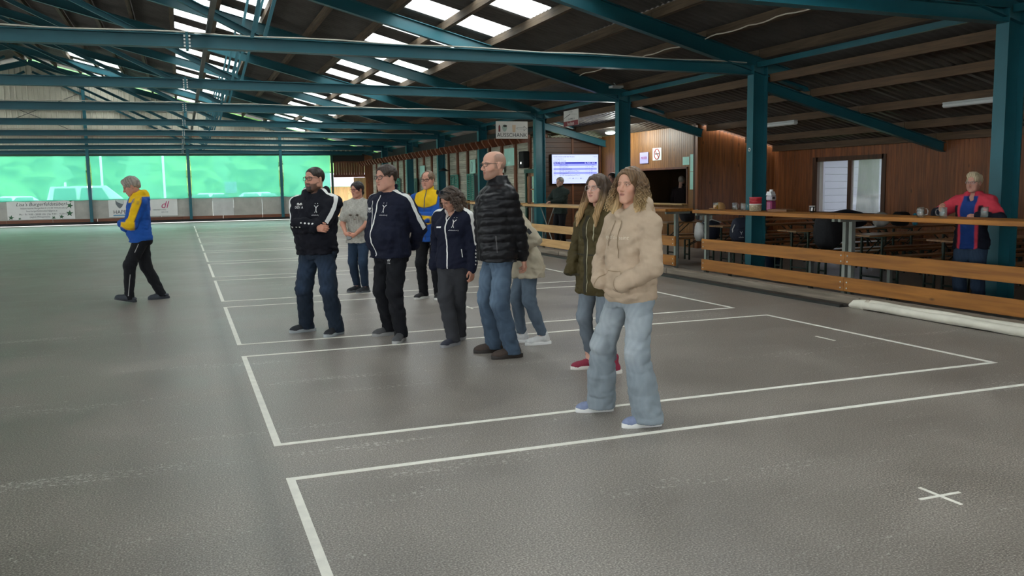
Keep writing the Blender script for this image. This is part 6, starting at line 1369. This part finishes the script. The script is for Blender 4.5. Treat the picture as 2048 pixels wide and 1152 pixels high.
print_on(c['bvh'], [('▬',0,.045,.05,'CENTER'),('TEAM',0,.03,.028,'CENTER'),('DIDI  A',0,0,.035,'CENTER')], front_frame(c,.12,.765), 'name_print', WHITE, c['root'])
# woman in the cat T-shirt
def catcol(V,ctx,K):
    H = ctx['H']; x,y,z = V.T; z = z/H; K = K*(.86+.16*np.sin(x*85+4*np.sin(z*70))*np.sin(z*160+5*np.sin(x*40)))[:,None]
    for ex in (-.062,.048): K[(np.hypot((x-ex)/.027,(z-.705)/.0085) < 1)&(y > 0)] = L3('#4a4038')
    K[(np.hypot((x+.006)/.016,(z-.668)/.006) < 1)&(y > 0)] = L3('#7d6a62'); m = (np.hypot(x/.09,(z-.66)/.035) < 1)&(y > 0)&(np.sin(x*160) > .3); K[m] = K[m]*.72
    return K
c = person('woman with a ponytail and red glasses in a grey cat T-shirt', (2.485,13.2), 28, dict(H=1.665, fem=True, w=1.1, d=1.1, skin='#c08a74', hair='pony', haircol='#241d1b', iris='#3a2c24', hs=1.02,
  feetw=((2.44,13.30,-30),(2.53,13.11,-22)), head=(-20,-4,0), arms={1:dict(w=(.09,.24,.90),pole=(1,-.6,-.2),dir=(-.75,.45,-.3),back=(.3,.9,.2),curl=40),-1:dict(w=(-.07,.26,.89),pole=(-1,-.6,-.2),dir=(.75,.4,-.3),back=(-.3,.9,.2),curl=40)},
  trousers=dict(col='#1f2c3e',denim='#2f4258',r=(.090,.066,.054),hem=.005,wr=.004), shoes=dict(col='#23262c',sole='#5d6064',s=.94), glasses=dict(col='#6e2430',w=.05,h=.034),
  top=dict(name='t_shirt',col='#b3b0a6',hem=.455,collar='crew',short=.62,sl=(.082,.07,.06),wr=.006,colfn=catcol,extra=[(.455,.205,.15,.0)]), bust=.025))
ph_ = MB().cbox(-.035,.035,-.005,.005,-.07,.07,.004).build('mobile_phone', P('dark_phone','#1c1a1b',.3,0)); ph_.parent = c['root']; ph_.location = (.0,.31,.855); ph_.rotation_euler = (1.1,.3,.5)
# blue and yellow club jackets
BLU, YEL = L3('#1d4f9c'), L3('#e0b416')
def segd(V,a,b):
    a = np.array(a); b = np.array(b); ba = b-a; t = np.clip(((V-a)@ba)/(ba@ba),0,1); return np.linalg.norm(V-a-t[:,None]*ba,axis=1), t, V-a-t[:,None]*ba
def bycol(front):
    def fn(V,ctx,K):
        H = ctx['H']; K[:] = BLU; x,y,z = V.T
        def mixc(s_, c_):
            a_ = np.clip(s_/.012+.5,0,1)[:,None]; K[:] = K*(1-a_)+c_*a_
        mn = lambda *q: np.minimum.reduce(q)
        if front: zz = z-(.735*H-.05*np.cos(x*9)+.03); mixc(mn(zz+.012,y+.04,.178-np.abs(x)), L3('#1a2440')); mixc(mn(zz,y+.04,.17-np.abs(x)), YEL)
        for i,(S,E,W,ar) in enumerate(ctx['arms']):
            s_ = (1,-1)[i]
            d1,t1,r1 = segd(V,S,E); d2,t2,r2 = segd(V,E,W)
            if front: mixc(mn(.09-d2,d1-d2+.01,.010-r2[:,2],(t2-.05)*.25,(.9-t2)*.25), YEL)
            else:
                fw_ = r1[:,1]+.2*r1[:,2]; mixc(mn(.10-d1,fw_+.01,np.abs(x)-.12), L3('#1a2440')); mixc(mn(.10-d1,fw_,np.abs(x)-.12), YEL); mixc(mn(.09-d2,d1-d2+.01,.025-r2[:,2],r2[:,1]+.02,(.62-t2)*.25), YEL)
        if not front: mixc(z-.835*H, YEL); mixc(mn(z-.79*H,y+.01,np.abs(x)-.055,.17-np.abs(x)), YEL)
        return K
    return fn
c = person('man with glasses in a blue and yellow jacket standing in the group', (3.25,11.95), 24, dict(H=1.79, w=1.08, d=1.12, belly=.04, skin='#c9937e', hair='short', recede=.012, haircol='#7a6350', fat=.5, iris='#4a5560',
  feet=((.11,.02,-20),(-.11,0,16)), head=(-4,0,0), arms={1:dict(w=(-.10,.25,1.13),pole=(1,0,-.9),cross=1,hide=True),-1:dict(w=(.09,.28,1.19),pole=(-1,0,-.9),cross=1,curl=45,dir=(.8,.1,.35),back=(0,1,.2))},
  trousers=dict(col='#121317',r=(.096,.072,.062),hem=-.05,wr=.005), shoes=dict(col='#1a1a1e',sole='#cfcfc8',s=1.02), glasses=dict(col='#1a1a1c',w=.052,h=.032),
  top=dict(name='track_jacket',col='#1d4f9c',hem=.455,collar='stand',sl=(.080,.072,.056),wr=.005,colfn=bycol(True),extra=[(.455,.185,.14,.0)])))
zipper(c, .86, .47, P('dark_blue_zip','#16305c',.5,0), .012)
c = person('grey-haired man in a blue and yellow hoodie walking away to the left', (-.58,13.66), 84, dict(H=1.80, w=1.14, d=1.18, belly=.075, hr=.0045, skin='#b98672', hair='quiff', haircol='#8d857b', iris='#4a5560', hs=1.02, fat=.3,
  feetw=((-.35,13.78,-4),(-.79,13.54,4)), lift={-1:.015,1:.0}, toe={-1:14,1:-4}, head=(-4,-24,0), headoff=(0,.06,-.02), pelvis=(0,-.01), lean=(0,.02), arms={1:dict(w=(-.10,.22,1.07),pole=(1,0,-.9),cross=1,hide=True),-1:dict(w=(.03,.25,1.13),pole=(-1,-.2,-.9),cross=1,hide=True)},
  trousers=dict(col='#15161a',r=(.104,.080,.062),hem=-.045,wr=.006), shoes=dict(style='clog',col='#3b4048',sole='#2f333a',s=1.05),
  top=dict(name='hoodie',col='#1d4f9c',hem=.475,collar='hood',sl=(.088,.080,.062),wr=.006,cuff=True,colfn=bycol(False),extra=[(.475,.19,.15,.03)])))
H = c['H']; S,kn,A = c['legs'][1]
strip(c['tbvh'], [(kn.lerp(A,.3)+Vector((-.02,-.01,0)),(-1,.1,0)),(A,(-1,.1,0))], .010, 'trouser_zip', P('grey_zip','#9a9a96',.4,0), c['root'], 14, .004, .2); strip(c['tbvh'], [(S.lerp(kn,.25),(-1,.2,0)),(S.lerp(kn,.55),(-1,.2,0))], .010, 'pocket_zip', P('grey_zip','#9a9a96'), c['root'], 10, .004, .2)
# woman in the red and navy jacket behind the counter
def redcol(V,ctx,K):
    H = ctx['H']; x,y,z = V.T; K[:] = L3('#151824')
    def mixc(s_, c_):
        a_ = np.clip(s_/.012+.5,0,1)[:,None]; K[:] = K*(1-a_)+L3(c_)*a_
    mn = lambda *q: np.minimum.reduce(q)
    mixc(z-.765*H,'#c23a4a'); mixc(mn(.118-np.abs(x),y-.03,.84*H-z),'#c23a4a'); mixc(mn(.085-np.abs(x)*1.,y-.03,.835*H-z),'#1c3a78')
    for i,(S,E,W,ar) in enumerate(ctx['arms']):
        d1,t1,r1 = segd(V,S,E); mixc(mn(.11-d1,(.92-t1)*.25,np.abs(x)-.16,r1[:,1]+.03),'#c23a4a')
    return K
c = person('fair-haired woman with glasses in a red and navy jacket behind the counter', (9.03,8.02), 22, dict(H=1.63, fem=True, w=1.22, d=1.2, belly=.03, skin='#b98a78', hair='messy', haircol='#b0a083', hs=1.02, iris='#4a5560', fat=.4,
  feet=((.11,0,-10),(-.11,0,10)), head=(-4,0,0), arms={1:dict(w=(.30,.22,1.17),pole=(1,-.4,-.5),dir=(-.3,.5,.75),back=(.3,.8,.3),curl=40),-1:dict(w=(-.16,.28,1.12),pole=(-1,-.5,-.3),dir=(.75,.6,.1),back=(-.2,.6,.7),curl=48)},
  trousers=dict(col='#243244',denim='#3c5068',r=(.108,.082,.07),hem=-.05,wr=.005), shoes=dict(col='#222226',sole='#444448',s=.95), glasses=dict(col='#8a8486',w=.05,h=.032),
  top=dict(name='outdoor_jacket',col='#151824',hem=.44,collar='open',sl=(.086,.076,.058),wr=.007,colfn=redcol,extra=[(.44,.205,.15,.01)]), bust=.03))
mug((8.76,7.62,CT+.0),'glass mug held by the woman in the red jacket',1.0)
# man in the dark green jacket at the pale counter
c = person('grey-haired man in a dark green jacket leaning at the pale counter', (9.28,21.05), 42, dict(H=1.78, w=1.12, d=1.15, skin='#b08a78', hair='short', haircol='#8a857d', fat=.4, feet=((.10,0,-8),(-.10,0,8)), head=(4,0,0),
  arms={1:dict(w=(.04,.40,1.15),pole=(1,-.4,-.6),dir=(-.4,.9,-.1),back=(0,.1,1),curl=40),-1:dict(w=(-.06,.42,1.15),pole=(-1,-.4,-.6),dir=(.4,.9,-.1),back=(0,.1,1),curl=40)}, trousers=dict(col='#14151a',r=(.10,.075,.065)), shoes=dict(col='#222222',sole='#333333'),
  top=dict(name='green_jacket',col='#26302c',hem=.47,collar='stand',sl=(.08,.072,.056),wr=.006,extra=[(.47,.195,.15,.01)])))
# dark figures further back
c = person('person with dark hair in a black hooded jacket behind the woman in the parka', (9.62,18.75), 40, dict(H=1.84, w=1.1, d=1.1, gr=.014, skin='#a07868', hair='short', haircol='#2a201b', feet=((.1,0,0),(-.1,0,0)), arms={1:dict(hide=True),-1:dict(hide=True)}, trousers=dict(col='#17181c'), top=dict(name='black_jacket',col='#121317',collar='hood')))
c = person('kitchen helper in a dark jumper with light hair, turned away behind the hatch', (12.75,20.75), 200, dict(H=1.76, w=1.15, d=1.15, gr=.014, skin='#b08a78', hair='short', haircol='#8d857a', head=(0,-14,0), arms={1:dict(hide=True),-1:dict(hide=True)}, trousers=dict(col='#17181c'), top=dict(name='jumper',col='#1c1416',collar='stand')))
c = person('small person with brown hair far back at the counter', (8.95,36.0), 10, dict(H=1.36, w=.85, d=.9, hs=1.12, gr=.014, skin='#b8907c', hair='bob', haircol='#4a362a', fem=True, arms={1:dict(hide=True),-1:dict(hide=True)}, trousers=dict(col='#2a3040'), top=dict(name='pullover',col='#39323a',collar='crew')))
